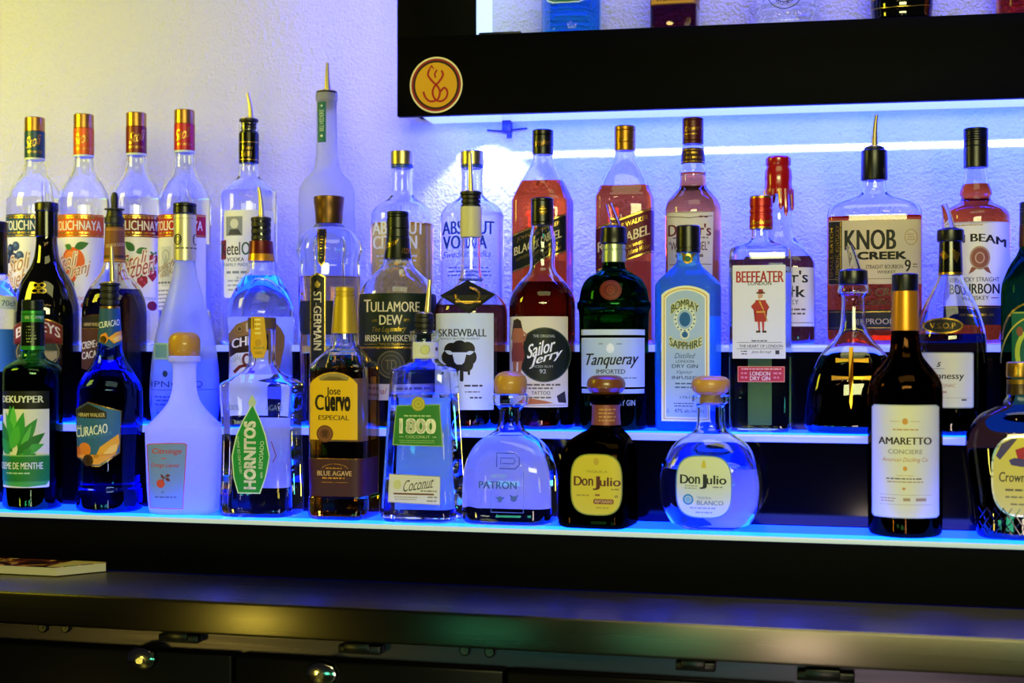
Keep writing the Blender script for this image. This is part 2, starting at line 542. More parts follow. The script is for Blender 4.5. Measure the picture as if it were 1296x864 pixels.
    for v in bm.verts:
        u, w = (v.co.x - a0) / (a1 - a0), (v.co.y - b0) / (b1 - b0)
        if rot == 90: x, y = x0 + (1 - w) * (x1 - x0), y1 - u * (y1 - y0)
        elif rot == -90: x, y = x0 + w * (x1 - x0), y0 + u * (y1 - y0)
        else: x, y = x0 + u * (x1 - x0), y1 - w * (y1 - y0)
        if rot: x += slope * (y - (y0 + y1) / 2)
        else: y += slope * (x - (x0 + x1) / 2) + bend * (2 * u - 1) ** 2
        v.co = Vector((x, y, 0))
    return bm, col
# ================================================================ materials used by many bottles
CLEAR = glass('clear_glass')
CLEAR_BLUE = frosted('azure_glass', (.08, .62, .97), .5, .02, .80)
GREEN_GLASS = glass('bottle_green_glass', (.05, .30, .12))
BLACK_GLASS = principled('black_glass', '#050506', .04, coat=.6)
BLACK_CAP = principled('black_cap_plastic', '#08080a', .3)
BLACK_GLOSS = principled('black_gloss_foil', '#08080a', .18)
GOLD = principled('gold_metal', '#c79a3c', .3, .95, vary=((200, 200, 200), .08))
PALE_GOLD = principled('pale_gold_metal', '#bfae78', .3, .95)
BRONZE = principled('bronze_cap_metal', '#7d5a34', .35, .9)
CORK_A = principled('pale_wood_stopper', '#c08a48', .35, coat=.3, vary=((30, 30, 900), .12))
CORK_B = principled('brown_wood_stopper', '#74401c', .32, coat=.4, vary=((30, 30, 900), .12))
CORK = principled('natural_cork', '#b5893f', .7, bump=(700, .0006, 3))
RED_CAP = principled('red_foil', '#a31216', .32, .35)
AMBER = liquid_mat('amber_whiskey', (.85, .36, .10))
RED_AMBER = liquid_mat('red_amber_whisky', (1., .13, .008))
DARK_AMBER = liquid_mat('dark_amber', (.30, .065, .02))
PAPER = paper('label_paper_back')

def whiskery(b, x0, y0, x1, y1): b.label('back_label', [R(x0, y0, x1, y1, PAPER, 2)], back=True, first=PAPER)

# ================================================================ back tier, left to right
def stoli(xc, top, hw, band, label, phi, fruit, hw_neck=13.):
    d = top - 140
    b = Bottle('vodka_bottle', label, xc, 'back', [(top + 6, hw_neck - 1.5, None, 1), (top + 52 + d * .2, hw_neck - .8), (212, hw_neck + .3), (221, hw_neck + 3.5), (236, hw * .80), (247, hw * .95), (258, hw), (300, hw), (380, hw), (None, hw)])
    b.body(CLEAR, level=252, wall=2.6)
    cap = principled('copper_gold_cap', '#b98a48', .3, .9)
    b.turn('cap', [(top, hw_neck - .8), (top + 1, hw_neck), (top + 17.5, hw_neck), (top + 18, hw_neck - .8)], cap)
    w = hw_neck
    b.turn('neck_band', [(top + 18, w - 1), (top + 18.3, w + .3), (top + 51, w + .3), (top + 51.4, w - .6)], principled('neck_band_' + band, band, .35, .15))
    b.label('neck_lettering', [T('Stoli', xc - 8 + phi * 6, top + 24, xc + 9 + phi * 6, top + 38, '#d8b25am', .4, .35, slope=-.35), T('IMPORTED', xc - 8, top + 43, xc + 8, top + 46, '#d8b25am')], off=1.9)
    b.turn('collar', [(top + 51.4, w - .6), (top + 51.6, w + .2), (top + 54, w + .2), (top + 54.4, w - .4)], principled('white_collar', '#c9d4e6', .4))
    A = hw * 1.30
    x = b.xc
    # unrolled round the front of the bottle
    pr = [R(x - A, 274, x + A, 393, '#e9e6e2'), R(x - A, 274, x + A, 302.5, band), R(x - A, 275.2, x + A, 276.4, '#d8b25am'), R(x - A, 300, x + A, 301.2, '#d8b25am'),
          T('STOLICHNAYA', x - 37, 282, x + 37, 294, '#f2efe8', 1.), FN(x - 30, 296, x + 30, 299, '#d8b25am'), FN(x - 30, 277.3, x + 30, 280, '#d8b25am')]
    pr += fruit(x)
    b.label('label', pr, mode='arc', phi=phi, first=ink('#e9e6e2'))
    b.label('back_label', [R(x - hw * .1, 308, x + hw * .86, 392, PAPER, 2)], back=True, first=PAPER)
    return b
def f_blue(x):
    o = []
    for i, (dx, dy, r) in enumerate([(-22, 318, 7), (-12, 314, 6), (-27, 328, 7), (-16, 330, 8), (-6, 326, 6), (-20, 372, 8), (-8, 366, 7), (4, 362, 8), (-12, 380, 7), (10, 372, 7), (0, 376, 7), (14, 360, 6)]):
        o += [E(x + dx, dy, r, r, ['#1d2f55', '#2b4270', '#15233f'][i % 3]), E(x + dx - 1, dy - 1.5, r * .45, r * .4, '#53709c')]
    return o + [T('Stoli', x - 24, 324, x + 8, 345, '#f0e2c4', 2.6, .3, slope=-.25), T('Stoli', x - 24, 324, x + 8, 345, '#a8762e', 0, .3, slope=-.25), T('Blueberi', x - 32, 343, x + 22, 364, '#f0e2c4', 2.6, .3, slope=-.25), T('Blueberi', x - 32, 343, x + 22, 364, '#a8762e', 0, .3, slope=-.25), FN(x - 18, 384, x + 24, 387, '#c88a3c')]
def f_orange(x):
    return [E(x - 1, 333, 16, 18, '#e0601c'), E(x - 4, 329, 9, 9, '#f08a3c'), P([(x - 16, 348), (x + 10, 342), (x + 2, 358), (x - 10, 364)], '#d8491c'), P([(x - 12, 350), (x + 5, 347), (x - 4, 358)], '#f4a25c'),
            LEAF(x + 2, 316, x + 20, 310, 5, '#2c6b34'), LEAF(x - 2, 317, x - 12, 312, 4, '#3b7a3c'), LEAF(x - 4, 356, x + 2, 366, 3, '#2c6b34'),
            T('Stoli', x - 24, 324, x + 6, 342, '#f6ead0', 2.6, .3, slope=-.3), T('Stoli', x - 24, 324, x + 6, 342, '#b06a28', 0, .3, slope=-.3), T('Oranj', x - 14, 336, x + 22, 356, '#f6ead0', 2.6, .3, slope=-.3), T('Oranj', x - 14, 336, x + 22, 356, '#b06a28', 0, .3, slope=-.3), T('VODKA', x + 2, 377, x + 24, 381, '#c2662c'), E(x + 18, 388, 8, 6, '#c2562c')]
def f_rasp(x):
    o = [LEAF(x - 4, 320, x - 16, 308, 5, '#2f6b35'), LEAF(x - 2, 322, x + 12, 316, 4, '#3b7a3c')]
    for cx, cy in ((x + 22, 330), (x + 20, 349), (x + 6, 357), (x - 14, 338)):
        o += [P([(cx - 6.5, cy - 5), (cx, cy - 8), (cx + 6.5, cy - 5), (cx + 7, cy + 2), (cx, cy + 9), (cx - 7, cy + 2)], '#9e1b32'), E(cx - 1.5, cy - 2, 2, 2, '#d4546a'), E(cx + 2.5, cy + 2, 1.6, 1.6, '#c83c54'), LEAF(cx, cy - 6, cx - 6, cy - 10, 1.8, '#3b7a3c'), LEAF(cx, cy - 6, cx + 6, cy - 10, 1.8, '#3b7a3c')]
    return o + [T('Stoli', x - 20, 322, x + 12, 341, '#f6ead0', 2.6, .3, slope=-.3), T('Stoli', x - 20, 322, x + 12, 341, '#a83c40', 0, .3, slope=-.3), T('Razberi', x - 26, 330, x + 24, 352, '#f6ead0', 2.6, .3, slope=-.28), T('Razberi', x - 26, 330, x + 24, 352, '#a83c40', 0, .3, slope=-.28), T('VODKA', x + 6, 377, x + 26, 381, '#4c5c8a'), E(x + 20, 388, 8, 6, '#7c1c30')]
def f_plain(x):
    return [R(x - 22, 314, x - 5, 364, '#cfd0cc', 2), RING(x - 13, 326, 6, 8, 1, '#8a8f98'), P([(x - 20, 352), (x - 16, 330), (x - 13, 322), (x - 10, 330), (x - 7, 352)], '#b2b5b5'),
            T('Stolichnaya', x - 36, 331, x + 24, 343, '#9a7434', .3, .4, slope=-.3), T('VODKA', x - 24, 343, x + 2, 350, '#9a7434', .2, .3, slope=-.3), FN(x - 34, 358, x + 26, 361, '#5a5f66'), FN(x - 34, 368, x - 2, 390, '#8a8f98', 5)]
stoli(44, 149.5, 36, '#173f63', 'clear vodka bottle with blue label band and blueberry picture', -.38, f_blue)
stoli(106, 145.5, 32.6, '#d2581a', 'clear vodka bottle with orange label band and orange fruit picture', -.42, f_orange)
stoli(172.5, 143.5, 32.6, '#6e1226', 'clear vodka bottle with maroon label band and raspberry picture', .05, f_rasp)
stoli(233.5, 140, 33.4, '#b3182a', 'clear vodka bottle with red label band and red neck foil', -.38, f_plain)

# tall clear vodka with a metal pourer
b = Bottle('vodka_bottle', 'clear vodka bottle with black neck foil, metal pourer and white portrait label', 315, 'back', [(157, 12.5, None, 1), (166, 12.5), (168, 11.6), (214, 12), (224, 14), (233, 24), (242, 32.5), (250, 35.4), (300, 35.4), (None, 35.4)])
b.body(CLEAR, level=243)
b.turn('neck_foil', [(169, 12), (169.4, 12.9), (207.6, 12.9), (208, 12)], BLACK_GLOSS)
b.label('neck_lettering', [R(304, 181, 328, 182, '#c9a040m'), T('Ketel', 308, 186, 319, 191, '#c9a040m', .2), T('1691', 307, 193, 318, 200, '#c9a040m', .4), R(304, 203, 328, 204, '#c9a040m')], off=1.7)
b.pourer((313, 118), (317.5, 152), (151, 155, 12.2), 170, bend=(3, 0), tipr=2.0, baser=3.6)
b.label('label', [R(284, 269, 346, 378, '#e6e6e6', 3), R(287, 277, 307, 301, '#8b8f94'), E(297, 286, 5, 6, '#cfcfcc'), P([(289, 300), (292, 293), (302, 293), (306, 300)], '#3c4046'), R(280.5, 306, 287, 330, '#7c1422'),
    T('K', 281, 309, 287, 325, '#101214', 1), T('etel', 288, 309, 304, 325, '#14161a', 1), T('One', 306, 309, 330, 325, '#1c5a3c', 1), T('VODKA', 288, 328, 309, 333, '#14161a', .6), T('FAMILY MADE', 284, 335, 314, 339, '#35507a', .3), FN(286, 345, 316, 349, '#7c8694', 1), FN(288, 356, 320, 370, '#a2a8b2', 3), T('Ketel One', 300, 352, 326, 355, '#7c8694')], off=.4)
b.label('back_label', [R(312, 280, 344, 380, PAPER, 2)], back=True, first=PAPER)

# frosted tall vodka
FROST = frosted('frosted_glass', (.86, .88, .95), .6, .35, .55)
b = Bottle('vodka_bottle', 'tall frosted vodka bottle with teal neck tag and metal pourer', 413.5, 'back', [(119, 14, None, 1), (127, 14), (130, 12.8), (170, 13.2), (207, 14.6), (218, 18.5), (228, 28), (238, 33.8), (250, 35.8), (300, 36), (None, 36)])
b.body(FROST, frost=True)
b.label('neck_tag', [R(402.5, 131, 412.5, 182, '#15555e'), R(403.4, 132, 411.6, 181, '#1d6a72'), T('BELVEDERE', 405, 141, 410, 168, '#c4d8d6', .3, rot=90), E(407.3, 174, 1.6, 1.6, '#c4d8d6'), E(407.3, 136, 1.2, 1.2, '#c4d8d6')], off=.5)
b.pourer((414.5, 80), (415, 117.5), (116, 119.5, 13.2), 140, bend=(-1, 0), tipr=1.9, baser=4.2)

def absolut(xc, hw, label, col, words, level, liq=None, script=False):
    b = Bottle('vodka_bottle', label, xc, 'back', [(196, 13.2, None, 1), (212, 13.4), (215, 14.2), (219, 13.4), (240, 13.6), (248, 15), (254, 21), (261, 32), (267, 37), (274, hw), (300, hw), (None, hw)])
    b.body(CLEAR, level=level, liquid=liq, wall=2.6)
    x = xc + 1
    b.turn('cap', [(192, 13.4), (192.8, 14.6), (209, 14.6), (209.6, 13.8)], PALE_GOLD)
    b.turn('collar', [(209.8, 13.6), (210, 14.2), (213, 14.2), (213.4, 13.6)], principled('cobalt_band', '#1f47a8', .35))
    b.label('lettering', [T(words[0], x - 38, 283, x + 26, 299.5, col, 1.8), T(words[1], x - 37, 301, x + 17, 317.5, col, 1.8)] + ([T('Swedish Vodka', x - 38, 320, x + 22, 328, '#3b4aa0', 0, .4, slope=-.02), FN(x - 34, 340, x + 26, 352, '#6a78b8', 3)] if script else [FN(x - 34, 325, x + 20, 340, '#dcdce0', 3)]), off=.25)
    return b
absolut(509, 39.5, 'clear vodka bottle with white lettering and amber liquid, silver cap', '#eceef2', ('ABSOLUT', 'CITRON'), 284, liquid_mat('pale_citrus', (.95, .60, .05)))
absolut(597.5, 40, 'clear vodka bottle with big blue lettering and silver cap', '#1c46c8', ('ABSOLUT', 'VODKA'), 271, script=True)

def walker(xc, hw, label, top, capmat, liq, level, capl, panel, gold, edge_t, edge_b, words, alpha=None, rings=()):
    b = Bottle('whisky_bottle', label, xc, 'back', [(top + 8, 12, 0, 1), (top + 32, 12.4, 0), (top + 40, 13.5, 0), (top + 52, 20, .3), (top + 68, 28.5, .7), (top + 82, hw - 3.5, 1), (top + 92, hw, 1), (320, hw, 1), (None, hw, 1)], ratio=.92, N=4.5, alpha=alpha)
    b.body(CLEAR, level=level, liquid=liq)
    b.cap(top, top + 31.5, 13.3, capmat, rings=rings)
    b.label('cap_lettering', [T('Walker', xc - 8, top + 14, xc + 9, top + 21, '#a8843cm', .3, .3, slope=-.2)], off=2.)
    (xa, ya0), (xb, yb0) = edge_t; (_, ya1), (_, yb1) = edge_b
    sl = (yb0 - ya0) / (xb - xa)
    def yy(x, f): return ya0 + (x - xa) * sl + f * (ya1 - ya0)
    N = 24
    xs = [xa + (xb - xa) * i / N for i in range(N + 1)]
    def band(f0, f1, c): return P([(x, yy(x, f0)) for x in xs] + [(x, yy(x, f1)) for x in xs[::-1]], c)
    m = (xa + xb) / 2
    def word(t, xl, xr, f0, f1, c, bo=.6, it=0): return T(t, xl, yy((xl + xr) / 2, f0), xr, yy((xl + xr) / 2, f1), c, bo, it, slope=sl)
    b.label('slanted_label', [band(0, 1, panel), band(0.01, .05, gold), band(.95, .99, gold), word('JOHNNIE WALKER', xa + 6, xb - 8, .13, .27, gold, .2), word(words, xa + 3, xb - 6, .36, .58, '#ead9a0', 1.2), word('BLENDED SCOTCH WHISKY', xa + 5, xb - 10, .66, .74, gold, 0), word('Johnnie Walker', xb - 34, xb - 6, .77, .92, gold, .1, .4)], off=.35)
    b.label('back_label', [R(xc - hw * .5, 330, xc + hw * .6, 400, PAPER, 2)], back=True, first=PAPER)
walker(687, 39, 'amber whisky bottle with slanted black label and black cap', 165, BLACK_CAP, RED_AMBER, 231, 0, '#0d1410', '#c0a050m', ((648.7, 299), (716, 273)), ((648.7, 347), (716, 321)), 'BLACK LABEL', alpha=-14, rings=(172, 186))
walker(791, 37, 'amber whisky bottle with slanted red label and gold cap', 160, principled('antique_gold_cap', '#a8782c', .32, .9), liquid_mat('orange_amber', (1., .16, .01)), 237, 0, '#5c1420', '#d8b048m', ((754.5, 290), (827.5, 264.5)), ((754.5, 346), (827.5, 319)), 'RED LABEL', alpha=-6, rings=(166, 181))

b = Bottle('whisky_bottle', 'pinkish whisky bottle with cream label and dark red cap', 877, 'back', [(158, 12, None, 1), (184, 12.5), (187, 13.5), (208, 15), (218, 17.5), (221, 16), (236, 17), (244, 23), (256, 32.5), (266, 35), (300, 35), (None, 35)])
b.body(CLEAR, level=219, liquid=liquid_mat('rosy_whisky', (1., .30, .03)))
b.cap(150, 183, 13.4, principled('dark_red_cap', '#4c1216', .35, .3), rings=(153.5, 179))
b.label('cap_lettering', [T("Dewar's", 868, 161, 888, 167, '#c9a040m', .2, .35, slope=-.12), R(866, 171, 882, 172, '#c9a040m')], off=2.)
b.label('neck_label', [P([(863, 189), (892, 189), (894, 208.5), (861, 208.5)], '#3a1414'), R(862, 190.5, 893, 191.6, '#c9a040m'), R(861.5, 205.5, 893, 206.6, '#c9a040m'), FN(868, 194, 888, 203, '#c9a040m', 2)])
b.label('label', [P([(844.5, 271), (873, 274), (902.5, 271), (901, 350), (846, 350)], '#dfd6bc'), L([(846, 276), (873, 279), (901, 276)], .8, '#5c2a24'), T("Dewar's", 846.5, 286, 899, 301, '#6a2420', 1.4), FN(852, 302.5, 896, 305, '#7a6a58'), T('"WHITE LABEL"', 847, 308, 897, 319, '#5c2a24', .6), FN(853, 324, 896, 329, '#7a6a58', 1), R(848, 336, 900, 337, '#8a6a50'), FN(884, 276.5, 899, 279, '#5c2a24')])
b.label('back_label', [R(856, 290, 906, 390, PAPER, 2)], back=True, first=PAPER)

# wax dipped bourbon
b = Bottle('bourbon_bottle', 'square bourbon bottle with cap and neck dipped in red wax', 985, 'back', [(204, 13.5, 0, 1), (230, 14.5, 0), (262, 17, 0), (290, 18, 0), (303, 22, .2), (315, 35, .8), (326, 43, 1), (335, 46.5, 1), (None, 47.5, 1)], ratio=.9, N=4)
b.body(CLEAR, level=327, liquid=DARK_AMBER)
WAX = principled('red_wax', '#a30f12', .22, coat=.5)
b.turn('wax_cap', [(199, 14), (201.5, 16.2), (209, 16.2), (211, 15.2), (213.5, 15.4), (217, 17.2), (226, 17.6), (233, 17), (238, 17.8), (244, 18.4), (247, 17.8)], WAX)
bm = bmesh.new(); rng = random.Random(3)
for k in range(13):                                           # drips running down the neck
    a = 2 * math.pi * k / 13 + rng.uniform(-.1, .1); ln = rng.choice([6, 9, 12, 15, 26])
    if k == 11: ln = 34
    pts, rr = [], []
    for j in range(7):
        y = 241 + ln * j / 6; r = b.at(b.z(y))[0] + .0002
        pts.append((r * math.cos(a), r * math.sin(a), b.z(y))); rr.append((4.2 - 1.6 * j / 6 if j < 6 else 1.2) * b.sh)
    add_tube(bm, pts, rr, 10)
link('wax_drips', bm, WAX, b.root)
b.label('label', [R(949, 341, 1029.5, 414, '#e2d8bc', 1), T("Maker's", 958, 345, 1021, 360, '#141416', 1.2), T('Mark', 968, 364, 1018, 378, '#141416', 1.2), T('WHISKY', 980, 381, 1010, 387, '#4a3a30', .3), FN(990, 392, 1020, 400, '#5a4a40', 2), R(950, 409, 1029, 410, '#8a7a60')])

# broad flat bourbon
b = Bottle('bourbon_bottle', 'wide flat bourbon bottle with big cream label and black stopper pourer', 1106.5, 'back', [(222, 14, 0, 1), (229, 14.5, 0), (238, 15, .1), (246, 18, .3), (251, 30, .8), (256, 46, 1), (262, 56, 1), (270, 59.5, 1), (276, 60, 1), (400, 60, 1), (None, 59, 1)], ratio=.48, N=4.5, alpha=0)
b.body(CLEAR, level=275, liquid=RED_AMBER)
b.turn('black_collar', [(190.5, 15.5), (192, 16.6), (227, 17), (229, 16)], BLACK_CAP)
b.pourer((1109.5, 146), (1107, 187), (186.5, 190.6, 13), 200, tipr=2.2, baser=4.6, bend=(-2, 0), rings=1)
b.label('pour_tube_shadow', [R(1100.5, 229, 1103.5, 254, '#1a1a1c', 1)], off=-9.) if False else None
b.label('label', [R(1049, 281, 1165, 361, '#cbb98c', 1), R(1049.3, 282, 1066, 360.6, '#17120f'), R(1063.6, 283, 1064.8, 360, '#c9a040m'), T('CLERMONT, KENTUCKY', 1058, 287, 1063, 357, '#c9a040m', .4, rot=90), T('SMALL BATCH', 1050.8, 290, 1055, 352, '#9a7a38m', .2, rot=90),
    T('KNOB', 1070, 293, 1133, 318, '#15120f', 2), T('CREEK', 1086, 321, 1146, 330, '#15120f', 2.2), FN(1135.5, 295, 1137.5, 318, '#6a5a40', 6), RING(1152, 303, 8, 10, 1, '#a88c4c'), FN(1147, 299, 1157, 307, '#a88c4c', 3), T('STRAIGHT BOURBON', 1096, 337, 1142, 342, '#15120f', .4), T('WHISKEY', 1110, 344, 1133, 348, '#15120f', .3), T('9', 1144.5, 331, 1151.5, 346, '#15120f', 1.2), FN(1154, 336, 1160, 341, '#6a5a40', 2), R(1050, 354, 1164, 354.8, '#8a7648')])
b.label('lower_label', [R(1049, 393, 1165, 418, '#14100e'), T('100 PROOF', 1078, 404, 1130, 411, '#d8b868', .8), R(1050, 395, 1164, 396, '#a88438m'), R(1050, 415, 1164, 416, '#a88438m')])
b.label('embossed_lettering', [T('KNOB CREEK', 1062, 366, 1150, 376, '#3c0e0ag', .8, .2), T('Distillery', 1080, 379, 1140, 390, '#3c0e0ag', .6, .3)], off=.2)

# bourbon with white label on the right
b = Bottle('bourbon_bottle', 'bourbon bottle with white label, round red seal and tall black cap', 1235, 'back', [(170, 13, None, 1), (214, 14), (232, 16.5), (242, 20), (246, 20.6), (250, 18.5), (256, 21), (262, 32), (268, 40), (276, 43), (300, 43), (None, 43)])
b.body(CLEAR, level=234, liquid=liquid_mat('bourbon_red', (1., .13, .008)))
b.cap(163, 213, 15.8, BLACK_CAP, rings=(167, 170, 173, 176, 179, 186))
b.label('label', [P([(1194, 284), (1235, 287), (1277, 284), (1277, 388), (1194, 388)], '#e4e0d2'), FN(1206, 287.5, 1246, 289.5, '#b89858'), T('JIM BEAM', 1198, 299, 1272, 312, '#1c1614', 2, bend=7), E(1240, 329, 12, 14, '#8a4a3a'), RING(1240, 329, 12.6, 14.6, 2.2, '#a8846a'), RING(1240, 329, 6, 7, 1.4, '#c8a08a'), P([(1230, 340), (1226, 349), (1232, 346), (1236, 342)], '#8a4a3a'), P([(1250, 340), (1254, 349), (1248, 346), (1244, 342)], '#8a4a3a'),
    T('KENTUCKY STRAIGHT', 1202, 353, 1264, 358.5, '#2a2422', .4), T('BOURBON', 1203, 361, 1264, 373.5, '#1c1614', 1.5), T('WHISKEY', 1220, 376, 1251, 381, '#2a2422', .5), R(1254, 378, 1263, 379, '#9a2a20')])
b.label('lower_label', [R(1193, 388.6, 1277.4, 412, '#16100e'), FN(1215, 398, 1258, 402, '#b09048m'), R(1193, 390, 1277, 391, '#b09048m')])
# ================================================================ middle tier, left to right
b = Bottle('liqueur_bottle', 'clear liqueur bottle with black cap cut off by the left edge', -6, 'middle', [(288, 13, None, 1), (320, 14), (352, 16), (364, 21), (374, 27), (384, 30), (400, 30.5), (None, 30.5)])
b.body(CLEAR, level=350)
b.cap(281, 294, 16, BLACK_CAP); b.turn('neck_foil', [(294, 14.2), (294.5, 15.4), (347, 16.6), (348, 15.6)], BLACK_GLOSS)
b.label('label', [R(-34, 376, 21, 392, '#cfdcec'), T('70cl', 2, 381, 18, 388, '#33608c', .4), R(-34, 417, 22, 470, '#3c7ec8')])

# dark cream liqueur
b = Bottle('liqueur_bottle', 'dark cream liqueur bottle with curved red banner and gold emblem', 59, 'middle', [(268, 13.4, None, 1), (300, 13.6), (322, 15.5), (334, 19), (346, 26), (358, 33), (372, 38), (388, 41.2), (402, 42), (480, 42), (None, 41.5)])
b.body(BLACK_GLASS)
b.cap(257, 268, 15.4, BLACK_CAP); b.turn('neck_foil', [(268, 13.4), (268.3, 14.6), (300, 14.8), (300.5, 14)], BLACK_GLOSS)
b.pourer((58.5, 231), (61, 257), (256, 258, 9), 262, clear=True, tipr=6, baser=8, rings=1, rub_hw=8)
b.label('gold_emblem', [RING(44.5, 362.5, 4.4, 3.4, 1.3, '#d2b23cm'), RING(53.5, 362.5, 4.4, 3.4, 1.3, '#d2b23cm'), RING(44, 369.5, 5, 3.4, 1.3, '#d2b23cm'), RING(54, 369.5, 5, 3.4, 1.3, '#d2b23cm'), R(48.3, 359.5, 49.7, 373, '#d2b23cm')])
def banner(y0, y1, sag, x0, x1, n=14):
    top = [(x0 + (x1 - x0) * i / n, y0 + sag * (2 * i / n - 1) ** 2) for i in range(n + 1)]
    bot = [(x + (1 if i > n / 2 else -1) * 0, y + (y1 - y0)) for i, (x, y) in enumerate(top)]
    return top + bot[::-1]
b.label('label', [P(banner(403.5, 427.5, 9, 17.6, 79), '#b08a48m'), P(banner(405, 426, 9, 19, 77.6), '#7a1f1c'), T('BAILEYS', 21.5, 407.5, 75.5, 420, '#eadfc4', 1.4, bend=9)], off=.4)
b.label('picture_label', [E(48, 446, 27, 21, '#8c7c44'), E(48, 446, 25.4, 19.6, '#34422a'), P([(24, 450), (40, 443), (58, 447), (72, 444), (72, 452), (60, 462), (36, 462)], '#b9a86c'), P([(28, 440), (40, 436), (44, 443), (30, 446)], '#c8d0d0')], off=.35)

# dark cocoa liqueur
b = Bottle('liqueur_bottle', 'dark brown liqueur bottle with brown neck label and black spout', 145, 'middle', [(286, 12, None, 1), (334, 14.5), (344, 17.5), (356, 26), (368, 34), (382, 39.5), (396, 41.2), (480, 41.2), (None, 41)])
b.body(CLEAR, level=367, liquid=liquid_mat('dark_cocoa', (.035, .012, .008)))
bz = b
b.turn('pourer_stopper', [(264, 10), (264.6, 13), (266, 13), (267, 9.5), (270, 10), (275, 11), (276, 13), (283, 13), (284, 11.5), (288, 12)], principled('black_rubber', '#0b0b0c', .45))
b.turn('spout', [(243.5, 1.5), (245, 3.6), (250, 4.8), (258, 4.6), (264.2, 4.2)], principled('black_rubber', '#0b0b0c', .45))
b.label('neck_label', [P([(133.5, 288), (159.5, 288), (161, 333), (131.5, 333)], '#7a4a26'), R(133, 290, 160, 293, '#a06a30'), T('CREME DE CACAO', 134, 309, 158, 313, '#e0c89c', .3, slope=-.12), R(132, 324, 161, 327, '#3a2415'), R(132, 329.5, 161, 331.5, '#c88a2c')])
b.label('label', [P([(103.5, 402), (112, 402), (116, 399), (128, 399), (131, 402), (150, 402), (150, 466), (126, 472), (103.5, 466)], '#4c2a18'), P([(103.8, 402.8), (112, 402.8), (117, 400), (128, 400), (131, 402.8), (149, 402.8), (149, 416), (103.8, 416)], '#1a120c'), L([(103.8, 416.4), (149, 416.4)], .9, '#b08a48m'), T('HIRAM WALKER', 107, 409, 130, 413.5, '#d8c08c', .5), T('CREME', 104.5, 432, 121, 441, '#efe6d4', 1, slope=-.18), T('de', 122, 431, 129, 438, '#efe6d4', .5, slope=-.18), T('CACAO', 104.5, 444, 128, 453, '#efe6d4', 1, slope=-.18)])

# tall frosted blue liqueur
HFROST = frosted('frosted_blue_glass', (.84, .90, .98), .6, .2, .72)
b = Bottle('liqueur_bottle', 'tall frosted bottle of bright blue liqueur with silver neck and black cap', 234, 'middle', [(268, 12.8, None, 1), (332, 13.4), (350, 16), (372, 22), (398, 30), (425, 37), (452, 41.5), (480, 44), (500, 44.6), (None, 42)])
b.body(HFROST, frost=True, level=456, liquid=None)
lp = [p for p in b.prof if p[0] < b.z(456)]
bm = bmesh.new(); lp = [(b.z(456), 0, 0), (b.z(456), b.at(b.z(456))[0] - .003, 0)] + [(max(z, .005), hw - .003, k) for z, hw, k in lp if z > .004] + [(.005, b.at(.005)[0] - .004, 0), (.005, 0, 0)]
b.loft(bm, lp); link('liquid', bm, frosted('blue_liqueur', (.005, .44, 1.), .5, .2, .1), b.root)
b.cap(257.6, 271, 15.2, BLACK_CAP, rings=(262,))
b.turn('neck_sleeve', [(272, 13), (272.6, 14.2), (330.4, 14.4), (331, 13.6)], principled('champagne_foil', '#cfc8a8', .35, .55))
b.label('neck_emblem', [R(220, 277, 251, 278, '#a8a488'), RING(226, 304, 4.2, 7, 1.4, '#16181c'), RING(226, 304, 2.2, 4, .8, '#16181c'), RING(246, 304, 3, 7, 1.2, '#16181c'), FN(223, 314, 249, 316.5, '#5a5a50')], off=1.7)
b.pourer((232, 231), (236, 257), (256.4, 258, 8), 262, clear=True, tipr=5, baser=6.5, rings=1, rub_hw=6)
b.label('lettering', [R(195, 434, 214, 455, '#8fb0b8'), R(197.4, 436.4, 211.6, 452.6, '#5d8ea8'), E(209.5, 472.5, 3.2, 4, '#16305c'), T('HPNOTIQ', 184.5, 481.5, 256, 490.5, '#16305c', .2), R(189, 492, 275, 492.8, '#2a4a80'), RING(189, 506, 4, 9, 1, '#2a4a80', -90, 90), FN(196, 500, 228, 512, '#2f5590', 3), FN(199, 520, 224, 530, '#2f5590', 2)], off=.3)

